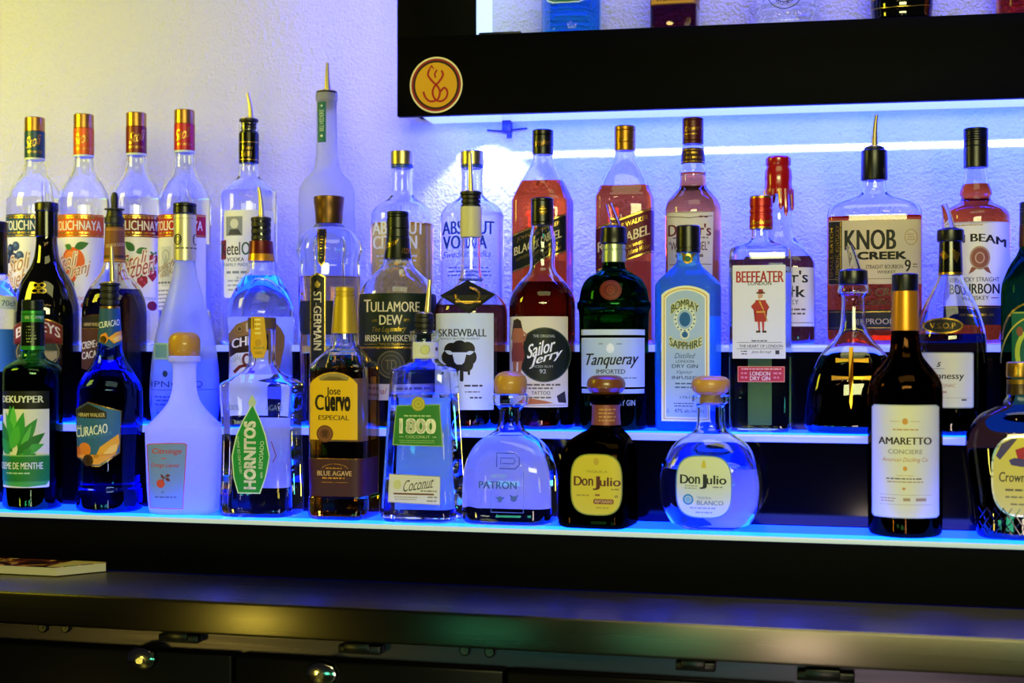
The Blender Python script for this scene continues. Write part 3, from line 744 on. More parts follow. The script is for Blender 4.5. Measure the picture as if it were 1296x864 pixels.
# clear bottle with skull label and pourer
b = Bottle('liqueur_bottle', 'clear bottle with metal pourer, maroon and gold neck band and brown crest label', 330.5, 'middle', [(280, 12, None, 1), (306, 12.5), (333, 15.6), (343, 18), (354, 25), (368, 34), (384, 40.5), (398, 42.5), (420, 41.5), (455, 40), (None, 41)])
b.body(CLEAR, level=350)
b.pourer((327.5, 237), (331, 277), (275.6, 281, 13), 306, rings=3, tipr=2.2, baser=4, bend=(2, 0), rub_hw=12.6)
b.turn('neck_band', [(305.5, 14), (306, 15), (322, 16, 1), (322.4, 16.1, 1), (331, 17, 1), (331.6, 16)], [principled('maroon_foil', '#5e1416', .3, .4), principled('orange_gold_foil', '#d09428', .3, .6)])
b.label('label', [P([(290, 423), (300, 411), (314, 406), (345, 406), (355, 416), (360, 426), (359, 440), (352, 452), (352, 472), (291, 472)], '#8f6b3e'), E(304, 417, 4.4, 4.6, '#5c4222'), RING(304, 417, 3.4, 3.6, .8, '#c9a860'), P([(312, 410), (322, 408), (322, 424), (312, 420)], '#c9b68a'), P([(289.5, 436), (300, 428), (316, 424), (345, 424), (345, 442), (316, 442), (300, 446), (289.5, 452)], '#2c120f'), T('CHI', 294.5, 427.5, 316, 439, '#efeae0', 2, bend=0, slope=-.22), P([(289.5, 454), (300, 447), (345, 443), (345, 520), (291, 520)], '#d5d8de'), RING(313, 455, 6, 8, 3, '#6a1c1c'), L([(297, 471), (304, 464), (310, 462), (322, 466)], 4, '#6a1c1c'), L([(298, 478), (308, 476), (318, 479)], 3, '#2c120f')] + [L([(302 + 3 * math.cos(a), 458 + 3 * math.sin(a)), (302 + 9 * math.cos(a), 458 + 9 * math.sin(a))], .5, '#5a6070') for a in [i * .45 - 3 for i in range(8)]])
b.label('back_label', [R(300, 400, 360, 500, PAPER, 2)], back=True, first=PAPER)

# ribbed bell shaped elderflower liqueur
b = Bottle('liqueur_bottle', 'faceted bell shouldered bottle with bronze stopper and tall black vertical label', 416.5, 'middle', [(284, 17.5, 0, 1), (287, 20, 0), (292, 27, .6), (300, 36, 1), (309, 41, 1), (318, 42.5, 1), (326, 40, 1), (334, 38.8, 1), (350, 39.4, 1), (420, 38, 1), (500, 36, 1), (None, 37, 1)], ratio=1., N=2.6, alpha=12)
b.body(CLEAR, level=351, liquid=liquid_mat('elderflower_gold', (.90, .58, .12)))
bm = bmesh.new()                                              # vertical ribs pressed into the glass
for k in range(8):
    th = 2 * math.pi * k / 8 + .2
    pts, rr = [], []
    for z, hw, kk in b.prof:
        if .01 < z < b.z(300):
            C = b.contour(hw, kk, 96); i = int(th / (2 * math.pi) * 96) % 96
            pts.append((C[i][0], C[i][1], z)); rr.append(1.5 * b.sh)
    add_tube(bm, pts, rr, 8)
link('glass_ribs', bm, CLEAR, b.root)
b.turn('stopper', [(249, 17.5), (250, 19.6), (257, 19.4), (259, 18.8), (270, 17.6), (282, 17), (284, 16.2)], BRONZE)
b.label('neck_ribbon', [P([(403, 292), (413, 292), (413.5, 296), (411.5, 300), (411.5, 334), (407, 340), (402.5, 334), (403.5, 300), (401.5, 296)], '#c9a040m'), P([(404, 293), (412, 293), (410.5, 299), (410.5, 333), (407, 338), (404, 333), (404.5, 299)], '#17140f'), FN(405, 302, 409.5, 330, '#c9a040m', 8)], off=.5)
b.label('label', [P([(393, 352), (398, 352), (402, 347), (406, 352), (412, 352), (412, 470), (393, 470)], '#d8bc58m'), P([(394.4, 353.4), (398.6, 353.4), (402.2, 349.4), (405.6, 353.4), (410.6, 353.4), (410.6, 469), (394.4, 469)], '#14130f'), P([(402, 357), (403.2, 360), (406, 361), (403.6, 362.6), (404, 366), (402, 364), (400, 366), (400.4, 362.6), (398, 361), (400.8, 360)], '#d8bc58m'), T('ST-GERMAIN', 397.5, 371, 407, 443, '#e4d49a', 1.6, rot=-90)], off=.4)
b.label('side_label', [P([(380, 382), (393, 382), (393, 424), (384, 424), (380, 418)], '#101826'), P([(412, 382), (434, 382), (434, 418), (430, 424), (412, 424)], '#101826'), RING(402, 403, 32, 26, .9, '#c9a040m', 20, 70)], off=.3)

# Irish whiskey with dark green label
b = Bottle('whiskey_bottle', 'round whiskey bottle with dark green label, gold lettering and black green cap', 503.5, 'middle', [(274, 13, None, 1), (300, 14.2), (326, 16.8), (336, 20), (346, 29), (356, 39), (368, 46.5), (380, 49), (420, 49.2), (None, 48.5)])
b.body(CLEAR, level=374, liquid=liquid_mat('dark_whiskey', (.16, .055, .02)))
b.cap(268, 301, 13.8, principled('dark_green_cap', '#0f1812', .32, .2), rings=(272, 275, 290), taper=.6)
b.turn('neck_foil', [(300.6, 13.6), (301.6, 14.8), (314, 15.6), (328, 17.8), (328.6, 16.8)], principled('dark_green_foil', '#0c150e', .3, .3))
b.label('neck_lettering', [T('DEW', 490, 307, 504, 313, '#d2a83cm', .4, .4, slope=-.4), T('1829', 508, 315, 517, 322, '#d2a83cm', .3, .2)], off=1.7)
b.label('label', [ARCH(455, 375, 552, 440, -2, '#0c1d14'), R(455, 439, 552, 441, '#c9a040m'), T('T', 462, 380.5, 470, 396, '#e0d4a4', 1.4), T('ULLAMORE', 470.5, 383.5, 530, 396, '#e0d4a4', 1.1), T('DEW', 481, 400, 509, 412, '#e0d4a4', 1.2), T('est', 472, 405, 478, 408, '#c9a040m', .2), T('1829', 511, 404.5, 518, 408, '#c9a040m', .2), T('The Legendary', 472, 414, 514, 422.5, '#d2b23cm', .3, .4, slope=-.03), T('IRISH WHISKEY', 463.5, 424.5, 520.5, 432.5, '#e0d4a4', .8), R(462, 435.5, 478, 436.2, '#c9a040m'), R(507, 435.5, 524, 436.2, '#c9a040m'), T('TRIPLE DISTILLED', 479.5, 434.5, 506, 437.4, '#c9a040m', .2)])
b.label('lower_label', [R(455.5, 442, 551.5, 505, '#11140f'), R(455.5, 485, 551.5, 505, '#cfc3a6'), E(495, 461, 17, 17, '#2b2a22'), RING(495, 461, 17, 17, 1.6, '#5c543c'), RING(495, 461, 12, 12, 1, '#5c543c'), T('TD', 488, 455, 502, 467, '#6a5f42', .6), T('Original', 462, 490, 490, 500, '#8a2c24', .2, .4), FN(496, 489, 545, 501, '#7a6a50', 2)])

# peanut whiskey with hang tag
b = Bottle('whiskey_bottle', 'whiskey bottle with cream collar, metal pourer, pale label and black diamond hang tag', 596, 'middle', [(262, 11.5, None, 1), (301, 11.8), (340, 12.6), (354, 14.5), (362, 20), (371, 31), (380, 40), (389, 45), (399, 46), (470, 46), (None, 45.5)])
b.body(CLEAR, level=387, liquid=DARK_AMBER)
b.pourer((594.8, 194), (596, 244), (243, 247.5, 13.6), 264, rings=3, tipr=2.2, baser=3.4, rub_hw=12.4)
b.turn('neck_collar', [(262, 12.2), (262.5, 13.6), (265, 13.9), (300.5, 13.7), (301, 12.8)], principled('cream_collar', '#ccc596', .4))
b.label('label', [R(552.5, 397.5, 624, 517, '#cfdbe0', 1), T('SKREWBALL', 556, 417, 615, 426.5, '#1a1a1e', 1.), T('PEANUT BUTTER WHISKEY', 558, 427.8, 607, 430.4, '#2a2c34', .2),
    E(572, 443, 9, 9, '#111114'), E(582, 439, 9, 8, '#111114'), E(592, 442, 9, 9, '#111114'), E(568, 452, 8, 9, '#111114'), E(596, 452, 7, 9, '#111114'), E(575, 462, 10, 9, '#111114'), E(590, 461, 9, 9, '#111114'), R(566, 460, 571, 473, '#111114', 2), R(582.5, 462, 587, 482, '#111114', 2), R(577, 462, 580.5, 476, '#111114', 1.5), R(592, 462, 595, 474, '#111114', 1.4),
    P([(573, 446), (591, 446), (588, 458), (585, 461), (579, 461), (576, 458)], '#cfdbe0'), LEAF(574, 448, 564, 444, 2.4, '#cfdbe0'), LEAF(590, 448, 600, 445, 2.4, '#cfdbe0'), FN(586, 486, 612, 489, '#3a3c46'), FN(588, 494, 610, 496, '#6a6c76'), FN(594, 501, 610, 503.5, '#3a3c46')], off=.4)
bm = bmesh.new()                                              # diamond card on a cord round the neck
D = Vector
def tagpt(px, py, y): return ((px - b.xc) * b.sh, y, b.z(py))
q = [(591.7, 356.6), (626.5, 374.8), (593.8, 398.5), (557.6, 376)]
yf = -(b.at(b.z(385))[0]) - .004
fr = [bm.verts.new(tagpt(x, y, yf - .012 * (1 if y < 360 else 0) * -1)) for x, y in q]
bk = [bm.verts.new((v.co.x, v.co.y + .0012, v.co.z)) for v in fr]
bm.faces.new(fr); bm.faces.new(bk[::-1])
for i in range(4): bm.faces.new((fr[i], bk[i], bk[(i + 1) % 4], fr[(i + 1) % 4]))
ht = link('hang_tag', bm, principled('black_tag_card', '#08080c', .5, spec=.2), b.root)
bm = bmesh.new()
def tq(u, v, e=.0006):                                        # u,v in tag pixel space, slightly proud of the card
    f = (376 - v) / 20 if v < 376 else 0
    return (((u - b.xc) * b.sh), yf - e + (.012 * max(0, min(1, (372 - v) / 15))), b.z(v))
add_tube(bm, [tq(592 + 15 * math.cos(a) , 376 + 10 * math.sin(a)) for a in [math.radians(-50 + 30 * i - 180 * 0) for i in range(-1, 9)]], .0018, 8)
add_tube(bm, [tq(577, 384), tq(608, 384)], .0018, 8)
link('gold_emblem', bm, ink('#c9a040m'), ht)
bm = bmesh.new()
add_tube(bm, [(.0155 * math.cos(a), .0155 * math.sin(a), b.z(354)) for a in [2 * math.pi * i / 20 for i in range(21)]], .0006, 6)
add_tube(bm, [(0, -.0155, b.z(354)), tq(592, 360, -.0005)], .0006, 6)
link('cord', bm, principled('dark_cord', '#14141a', .8), ht)

# spiced rum
b = Bottle('rum_bottle', 'dark rum bottle with cream label and black circle, swollen neck, black cap', 686.3, 'middle', [(256, 12, None, 1), (286, 13.2), (294, 14.6), (304, 16.4), (316, 16.8), (328, 15.8), (338, 16), (346, 19), (354, 26), (364, 34), (374, 39.5), (386, 41.8), (420, 41.8), (None, 41.4)])
b.body(CLEAR, level=358, liquid=liquid_mat('dark_rum', (.24, .05, .02)))
b.cap(251, 286, 14.2, BLACK_CAP, rings=(255, 282))
b.label('cap_lettering', [E(687, 268, 5, 6, '#5a4a22m'), FN(683, 265, 691, 271, '#b09040m', 2)], off=2.)
b.label('label', [R(645.6, 401.5, 718, 514, '#ddd3b8', 1), E(688.7, 449, 33.5, 34, '#1b2622'), RING(688.7, 449, 33.5, 34, 1.1, '#4c5a52'), E(688.7, 449, 31, 31.5, '#101a18'), T('THE ORIGINAL', 675, 424, 702, 427.5, '#b8c0b4', .2), T('Sailor', 668, 432, 702, 449, '#f2f2ee', 1.3, .25, slope=-.3), T('Jerry', 671, 446, 711, 460, '#f2f2ee', 1.3, .25, slope=-.32), T('SPICED RUM', 672, 462, 699, 465, '#a8b0a4', .3), T('92', 683, 467, 691, 472, '#b8c0b4', .6),
    E(655.5, 411, 4, 4.6, '#a86a44'), P([(650.5, 412), (651, 406), (656, 404), (660, 407), (661, 416), (664, 426), (660.6, 424), (658, 414), (653, 412), (652, 424), (648, 430)], '#2e1a14'), P([(651, 416), (661, 416), (664, 424), (660, 432), (663, 440), (662, 452), (650, 452), (649.6, 440), (652, 431), (649, 424)], '#a4623c'), P([(650, 434), (662, 434), (665, 450), (663, 458), (649, 458), (648.6, 446)], '#7c3428'), P([(650, 457), (655, 457), (654, 478), (651, 478)], '#a4623c'), P([(657, 457), (662, 457), (659.4, 479), (656.4, 479)], '#a4623c'), L([(660, 418), (667, 424), (664, 432)], 2, '#a4623c'),
    FN(664, 485, 712, 488, '#6a6050'), FN(664, 489.5, 700, 492, '#6a6050'), T('TATTOO', 673, 494, 696, 498.5, '#2a2622', .5), FN(668, 501, 700, 503.5, '#6a6050'), P([(656, 508), (672, 503), (690, 506), (700, 509), (656, 511)], '#b8683a'), P([(704, 500), (714, 494), (716, 509), (706, 508)], '#34302c'), R(646, 511, 717.6, 511.8, '#8a8270')], off=.4)

# ridged green gin
b = Bottle('gin_bottle', 'dark green gin bottle with ridged shoulder, maroon seal and clear spout', 777, 'middle', [(310, 13, None, 1), (332, 13.6), (341, 15.5), (346, 23), (352, 33), (360, 39), (370, 42.6), (381, 44.4), (384, 46.6), (390, 46.8), (393, 45), (400, 44.2), (480, 43.4), (None, 42.6)])
b.body(GREEN_GLASS)
b.turn('silver_band', [(309.5, 13.2), (310, 15), (316, 15), (316.6, 14.2), (318, 14.2), (318.6, 15.2), (332, 15.4), (332.6, 14)], principled('pale_silver_green_foil', '#aebb9c', .3, .7))
b.turn('pourer_collar', [(287.5, 14.5), (289, 16.6), (300, 17), (301, 17.3), (308, 17.3), (309, 16)], BLACK_CAP)
b.pourer((771, 258), (780, 287), (285.6, 288, 9), 292, clear=True, tipr=4.2, baser=6.6, rings=1, rub_hw=8, bend=(0, 1))
b.label('wax_seal', [E(773, 369, 13.5, 12.6, '#5c1714'), RING(773, 369, 11, 10, 1.3, '#7c2a20'), RING(773, 369, 5, 5, 1.6, '#7c2a20'), E(773, 369, 2, 2, '#7c2a20')], off=.8)
b.label('label', [R(736.6, 428, 815, 489, '#c9d6d8'), R(737.6, 429, 814, 488, '#b4c9cf'), E(772.5, 441, 5, 6, '#dfe6e2'), P([(767.5, 443), (772.5, 434), (777.5, 443)], '#e8ece6'), FN(758, 434.5, 765, 437, '#8aa0a8'), FN(780, 434.5, 787, 437, '#8aa0a8'), T('Tanqueray', 743, 447, 807.5, 466, '#14181c', 1.1, .4, slope=-.02), T('IMPORTED', 755.5, 467, 790.5, 472.5, '#23282c', .8), FN(756, 477, 806, 479, '#6a8088')])
b.label('upper_strip', [R(736.4, 417.6, 815.2, 424.6, '#c2d2d6')]); b.label('lower_strip', [R(737, 491.6, 814.6, 497, '#a9c2cc'), T('LONDON DRY GIN', 748, 505, 803, 512, '#a8b8b8', .6)])

# blue sapphire gin
b = Bottle('gin_bottle', 'pale blue square gin bottle with black cap and arched cream bordered label', 871, 'middle', [(318, 13.8, 0, 1), (330, 14.4, 0), (336, 17.5, .5), (346, 27.5, 1), (357, 39, 1), (361, 41.6, 1, 1), (366, 42, 1), (430, 42, 1), (None, 41, 1)], ratio=.8, N=7, alpha=-11)
b.body(CLEAR_BLUE)
b.turn('cap', [(286, 14), (287.4, 15.2), (314, 15.4), (314.4, 14.6), (316, 14.6), (316.4, 15.6), (320, 15.6), (320.6, 14)], BLACK_CAP)
b.label('seal', [E(870.5, 328.5, 6, 6.4, '#b89a3cm'), E(870.5, 328.5, 3.6, 3.8, '#2a5c50'), P([(862, 321), (866, 321), (868, 325), (865, 326)], '#b89a3cm'), P([(875, 325), (877, 321), (880, 321), (877, 326)], '#b89a3cm')], off=1.2)
def archp(x0, x1, y0, ys, y1): # arched panel
    n = 14
    return [(x0 + (x1 - x0) * i / n, ys - (ys - y0) * math.sin(math.pi * i / n) ** .7) for i in range(n + 1)] + [(x1, y1), (x0, y1)]
b.label('label', [P(archp(837.6, 897.4, 363, 374, 532), '#e7e6b0'), P(archp(840.4, 894.6, 366, 376.5, 529.5), '#cda32c'), P(archp(841.6, 893.4, 367.2, 377.4, 528.4), '#e9e7bc'), P(archp(843.4, 891.6, 369, 379, 526.6), '#a3bcc6'),
    T('BOMBAY', 850, 380, 884, 390, '#d8d68c', 4.5, bend=8), T('BOMBAY', 850, 380, 884, 390, '#3a5a4a', 1, bend=8), E(867, 405, 14, 16, '#d6dcb0'), E(867, 405, 9.6, 12, '#94b3bf'), E(867, 405, 6.8, 9, '#1b5c86'), E(867, 424, 6, 6, '#d6dcb0'), E(867, 424, 3.8, 3.8, '#1b5c86'), P([(862, 391), (864.5, 387), (867, 390), (869.5, 387), (872, 391)], '#d6dcb0')] +
    [E(867 + 12 * math.cos(a), 405 + 14 * math.sin(a), 1.1, 1.1, '#2f6a80') for a in [i * math.pi / 8 for i in range(16)]] +
    [T('SAPPHIRE', 848, 433, 888, 443, '#d8d68c', 4.5, bend=-6), T('SAPPHIRE', 848, 433, 888, 443, '#3a5a4a', 1, bend=-6), T('Distilled', 854, 447, 880, 453.5, '#2c4c66', .2, .4), T('LONDON', 856, 455.5, 878, 459, '#2c4c66', .5), T('DRY GIN', 851, 461, 883, 465.5, '#22405a', .7), T('Vapour', 857, 468, 877, 474, '#2c4c66', .2, .4), T('INFUSED', 851, 475.5, 882, 479.5, '#22405a', .7), FN(854, 484, 880, 491, '#3a5c78', 2), T('1761', 861, 500.5, 873, 503.5, '#2c4c66', .2), FN(853, 509, 878, 514, '#3a5c78', 2), T('1L', 844.5, 516.5, 848, 521, '#2c4c66', .3), T('47% alc./vol.', 854, 516.5, 885, 521, '#22405a', .5)])
whiskery(b, 850, 400, 905, 520)

# square London gin with red cap
b = Bottle('gin_bottle', 'square clear gin bottle with white label, red guard figure and red cap', 963.3, 'middle', [(290, 12.8, 0, 1), (302, 13.2, 0), (307, 17, .4), (311, 28, 1), (315, 37, 1), (320, 40.2, 1), (330, 40.6, 1), (440, 40.4, 1), (None, 40, 1)], ratio=.8, N=8, alpha=-4)
b.body(CLEAR, level=330, liquid=liquid_mat('faint_green', (.86, .97, .90)))
b.turn('cap', [(248.5, 13.2, 1), (249.5, 14.6, 1), (252, 14.6), (253, 14.7), (262, 14.7), (262.5, 13.8), (265, 13.8), (265.5, 14.8), (270, 14.8), (270.5, 14), (273, 14), (273.5, 14.9), (288, 15, 1), (288.3, 15, 1), (290.6, 15, 1), (291, 14)], [RED_CAP, GOLD])
b.label('cap_lettering', [T('Beefeater', 953, 279, 974, 285, '#d8b048m', .3, .4, slope=-.12)], off=2.8)
b.label('label', [R(927.6, 337.5, 993.6, 453.8, '#dcdcd8', 1), T('BEEFEATER', 932.5, 345, 991, 359, '#b01c26', 2, bend=0), T('LONDON', 947, 358, 976, 362.6, '#1c1c24', .8),
    E(962.5, 375.5, 3, 3.4, '#c8927a'), R(957.5, 371, 968, 373.2, '#5c1418'), P([(959.5, 371), (960, 367.6), (965.5, 367.6), (966, 371)], '#8c1a20'), R(959, 379, 966.5, 381, '#ece6dc'), P([(956.5, 381), (969, 381), (971.5, 392), (968, 394), (969.5, 408), (955.5, 408), (957, 394), (953.5, 391)], '#a8201c'), P([(955, 384), (950.5, 389), (956, 396), (958.5, 392)], '#a8201c'), P([(970, 384), (973.6, 390), (970, 396), (967.6, 391)], '#a8201c'), R(957.4, 395, 968.4, 396.6, '#d8a83c'), L([(959.5, 376), (971.5, 408)], .9, '#c89a3c'), L([(961, 383), (966, 392)], 1.2, '#d8a83c'), P([(959, 408), (962, 408), (962, 419), (960, 419)], '#b83a30'), P([(964, 408), (967.4, 408), (967, 419), (965, 419)], '#b83a30'), P([(957, 419), (962.4, 419), (962.4, 421.6), (957, 421.6)], '#2a1414'), P([(964.6, 419), (970, 419), (970, 421.6), (964.6, 421.6)], '#2a1414'),
    FN(950, 431, 972, 433, '#4a4c54'), R(933, 433.4, 989, 434, '#4a4c54'), T('THE HEART OF LONDON', 936, 436.4, 990, 440, '#1c1c24', .6), R(933, 441.2, 990, 441.8, '#4a4c54'), FN(938, 444, 948, 449, '#4a4c54', 2), T('James Burrough', 951, 443.6, 976, 448, '#33343c', .1, .4), R(981, 443.5, 986, 448.5, '#33343c')])
b.label('lower_label', [R(934, 463.5, 992.5, 483, '#d8826a'), R(935, 464.4, 991.6, 482, '#b81c3c'), FN(937, 466, 990, 468, '#e8b0a0'), T('LONDON', 949.5, 470, 974.5, 475, '#f0e6e0', .9), T('DRY GIN', 949.5, 476, 974.5, 481, '#f0e6e0', .9), FN(938, 471, 946, 479, '#e08090', 2), FN(978, 471, 989, 479, '#e08090', 2)])
whiskery(b, 950, 345, 1000, 440)
GPAPER = paper('green_light_label_back', '#a9c238')  # yellow-green light streak put into the paper colour
b.label('back_label', [R(948, 452, 978, 538, GPAPER, 2)], back=True, first=GPAPER)

# bell shaped cognac with gold cross
b = Bottle('cognac_bottle', 'bell shaped black cognac bottle with gold double cross and clear spout', 1080, 'middle', [(361, 19, 0, 1), (370, 20.5, 0), (373, 17, 0), (378, 15, 0), (408, 16.5, 0), (420, 19, .2), (430, 25, .6), (442, 36, 1), (456, 46, 1), (475, 54.5, 1), (500, 60, 1), (525, 62.6, 1), (538, 63, 1), (None, 60, 1)], ratio=.62, N=2.4, alpha=0)
b.body(CLEAR, level=450, liquid=liquid_mat('black_cognac', (.02, .008, .006)))
b.turn('pourer_collar', [(342, 16), (343.5, 18), (350, 18.4), (358, 18.6), (360.6, 17.6)], BLACK_CAP)
b.pourer((1074.5, 311), (1083, 342), (340.6, 343, 10), 346, clear=True, tipr=4.4, baser=7, rings=1, rub_hw=9, bend=(1, 1))
bm = bmesh.new()                                              # the cross stands proud of the glass
def cross_pt(x, y, e=.001): return Vector(b.surf((x - b.xc) * b.sh, b.z(y), e, 'proj'))
b._cc = {}
def slab(pts, w):
    tri = draw_prim(P(pts, 'x'))[0]
    me = bpy.data.meshes.new('t'); 
    for v in tri.verts: v.co = cross_pt(v.co.x, v.co.y, .0004)
    r = bmesh.ops.extrude_face_region(tri, geom=tri.faces[:])
    for v in [g for g in r['geom'] if isinstance(g, bmesh.types.BMVert)]: v.co += Vector((0, -.0022, .0004))
    tri.to_mesh(me); tri.free(); bm.from_mesh(me); bpy.data.meshes.remove(me)
slab([(1074.6, 440), (1080, 440), (1079.6, 480), (1079.2, 508), (1077.2, 517), (1075, 508), (1074.8, 480)], 1)
for y0, xl, xr in ((456, 1058, 1099), (478, 1053, 1102)):
    slab([(xl, y0 - 2.6), (xl + 6, y0 - 1.6), (1074, y0 - 1.6), (1074, y0 + 1.8), (xl + 6, y0 + 1.8), (xl, y0 + 3)], 1)
    slab([(xr, y0 - 2.6), (xr, y0 + 3), (xr - 6, y0 + 1.8), (1080.4, y0 + 1.8), (1080.4, y0 - 1.6), (xr - 6, y0 - 1.6)], 1)
link('gold_cross', bm, principled('old_gold', '#c8982e', .28, .95), b.root)

# cognac with cream label and oval badge
b = Bottle('cognac_bottle', 'dark cognac bottle with cream label and black gold oval badge', 1203, 'middle', [(306, 12.6, None, 1), (346, 14.6), (354, 17), (368, 24), (384, 32.5), (400, 39), (415, 43.2), (428, 45.4), (445, 46), (None, 45)])
b.body(CLEAR, level=423, liquid=liquid_mat('black_cognac', (.02, .008, .006)))
b.turn('neck_foil', [(306, 13), (306.4, 14.4), (345, 15.8), (345.3, 15.8, 1), (348.4, 16, 1), (348.8, 15)], [BLACK_GLOSS, GOLD])
b.label('neck_lettering', [P([(1190, 322), (1196, 318), (1202, 326), (1196, 330)], '#8a7030m'), P([(1205, 316), (1214, 322), (1210, 334), (1206, 328)], '#8a7030m')], off=1.9)
b.turn('pourer_collar', [(290.5, 15.5), (292, 17.2), (303, 17.6), (306, 17), (306.6, 16)], BLACK_CAP)
b.pourer((1194.5, 259), (1202, 290), (288.6, 291.4, 10), 295, clear=True, tipr=4.6, baser=7.6, rings=1, rub_hw=9, bend=(1, 2))
b.label('badge', [E(1193.6, 413, 25, 10, '#c9a040m'), E(1193.6, 413, 22.6, 8, '#1c1812'), T('V.S.O.P', 1178, 409.5, 1209, 416.5, '#b08c40m', .8)], off=1.)
b.label('label', [R(1165, 446, 1231.5, 515, '#9fa484', 3), R(1166.4, 447.4, 1230, 513.6, '#d5d3a6', 2.4), T('s', 1186, 458, 1191.5, 464, '#3a3424', .8, .4), R(1181, 466, 1196, 466.6, '#8a8464'), T('Hennessy', 1171, 471, 1219.5, 481.5, '#191b18', 1, .1), T('COGNAC', 1183, 485, 1209, 489, '#a87848', .5), R(1172, 502, 1226, 502.6, '#b0ac84'), FN(1216, 503.6, 1226, 506.5, '#5a5848'), FN(1172, 494, 1200, 497, '#b08868')], off=.4)

# green liqueur at the right edge
b = Bottle('liqueur_bottle', 'dark green liqueur bottle with yellow ringed green label at the right edge', 1304, 'middle', [(280, 12.6, None, 1), (312, 13.6), (322, 17), (334, 25), (348, 32), (362, 36.6), (376, 37.6), (None, 37.6)], ratio=.9, N=5)
b.body(glass('deep_green_glass', (.05, .22, .09)))
b.cap(256, 285, 13.8, BLACK_CAP, rings=(260, 264, 268)); b.turn('neck_foil', [(285, 13), (285.4, 14.2), (312.6, 14.8), (313, 13.8)], principled('dark_maroon_foil', '#401010', .3, .3))
b.label('label', [R(1281, 395, 1337, 520, '#14603c'), E(1309, 446, 44, 56, '#c8a838m') if False else R(1281, 396, 1337, 397.4, '#a8b048'), E(1305, 447, 20, 30, '#b8c838'), E(1306, 447, 15, 25, '#14603c'), E(1291, 420, 4, 6, '#8c5034'), RING(1312, 460, 46, 60, 2, '#c8b848', 180, 270)])
b.label('gold_ring', [RING(1304, 430, 36, 46, 2.4, '#c8a838m', 180, 262)], off=.5)
# ================================================================ front tier, left to right
b = Bottle('liqueur_bottle', 'green mint liqueur bottle with mint leaf label and green neck wrap', 41.5, 'front', [(386, 12.6, None, 1), (446, 14.6), (453, 18), (458, 26), (463, 34), (470, 38), (480, 38.6), (560, 38.6), (None, 38.2)], dd=-.004)
b.body(glass('dark_green_glass', (.40, .72, .52)), level=466, liquid=liquid_mat('black_mint', (.006, .02, .008)))
b.turn('cap', [(380, 13), (381, 14), (392, 14), (393, 13)], principled('green_cap', '#0b1a0d', .3, .3))
b.turn('neck_wrap', [(393, 13), (393.6, 14.4, 1), (397.6, 14.6), (398.4, 14.6, 1), (408, 14.8), (409, 14.8), (438, 15.6, 1), (443, 16), (444, 15)], [principled('black_green_foil', '#071007', .25, .2), principled('bright_green_foil', '#2c8a34', .3, .4)])
b.label('neck_lettering', [T('DE KUYPER', 33, 400.5, 54, 404, '#c8e0b8', .4), FN(34, 413, 46, 434, '#8aa060', 6)], off=1.7)
x = 41
b.label('label', [R(x - 48, 494, x + 22, 614, '#dfe2d2', 2), R(x - 48, 494, x + 22, 516.5, '#0d130d'), T('DEKUYPER', x - 48, 500, x + 14, 508.4, '#e2e8dc', 1.8), LEAF(16, 560, 10, 512, 9, '#2f9a34'), LEAF(22, 566, 47, 528, 8, '#2a8c30'), LEAF(20, 574, 57, 546, 8, '#1f7428'), LEAF(14, 570, -14, 528, 9, '#267f2c'), LEAF(14, 550, 16, 512, 6, '#5cc050'), LEAF(18, 560, 2, 520, 6, '#3ea63c'), LEAF(26, 570, 40, 536, 3.6, '#57b84c'), LEAF(18, 580, 46, 572, 7, '#24842c'), LEAF(20, 560, 30, 520, 7, '#2f9a34'), LEAF(24, 572, 56, 560, 6, '#3ea63c'), LEAF(12, 566, 24, 536, 8, '#48b044'), LEAF(22, 572, 44, 552, 5, '#1f7428'), LEAF(10, 572, -8, 552, 8, '#2f9a34'), LEAF(30, 574, 40, 566, 5, '#2a8c30'),
    R(x - 48, 573.5, x + 22, 606, '#1c7a2e'), R(x - 48, 573.5, x + 22, 575, '#7ab864'), T('CREME DE MENTHE', x - 50, 582.5, x + 13, 591, '#eef2e2', 1.), FN(x - 40, 595, x, 597.5, '#a8d09a'), P([(x - 48, 606), (x + 22, 606), (x + 18, 611), (x - 6, 613), (x - 48, 611)], '#3fa446')], mode='arc', phi=0, off=.4)

b = Bottle('liqueur_bottle', 'blue orange liqueur bottle with metal pourer and fruit label, ringed shoulder', 139, 'front', [(388, 12.4, None, 1), (440, 16.2), (449, 18), (459, 22, None), (466, 27), (475, 33.5), (485, 39.5), (494, 42), (520, 42.4), (560, 41), (600, 39.6), (614, 40.2), (618, 42.4), (628, 43), (None, 42.6)])
b.body(glass('cobalt_blue_glass', (.30, .48, .98)), level=452, liquid=liquid_mat('blue_curacao', (.012, .04, .30)))
b.pourer((141, 312), (142.5, 358), (358.6, 362, 13.6), 387, rings=3, tipr=2, baser=4, rub_hw=12.4)
b.label('neck_label', [P([(126, 388), (154, 388), (156.5, 433), (141, 441), (124, 433)], '#1d4f7c'), R(126, 388, 154, 391, '#8a6a34m'), T('CURACAO', 126, 406, 151, 414, '#e6ecf0', .8, slope=-.16), P([(126, 432), (128, 424), (134, 421), (138, 428), (134, 435)], '#e08a24'), P([(137, 428), (146, 421), (155.4, 418), (155.8, 430), (144, 435)], '#f0a830'), P([(142, 429), (152, 424), (155, 428), (146, 433)], '#f8d070'), E(131, 430, 4, 4.6, '#8a6a30m')], off=.4)
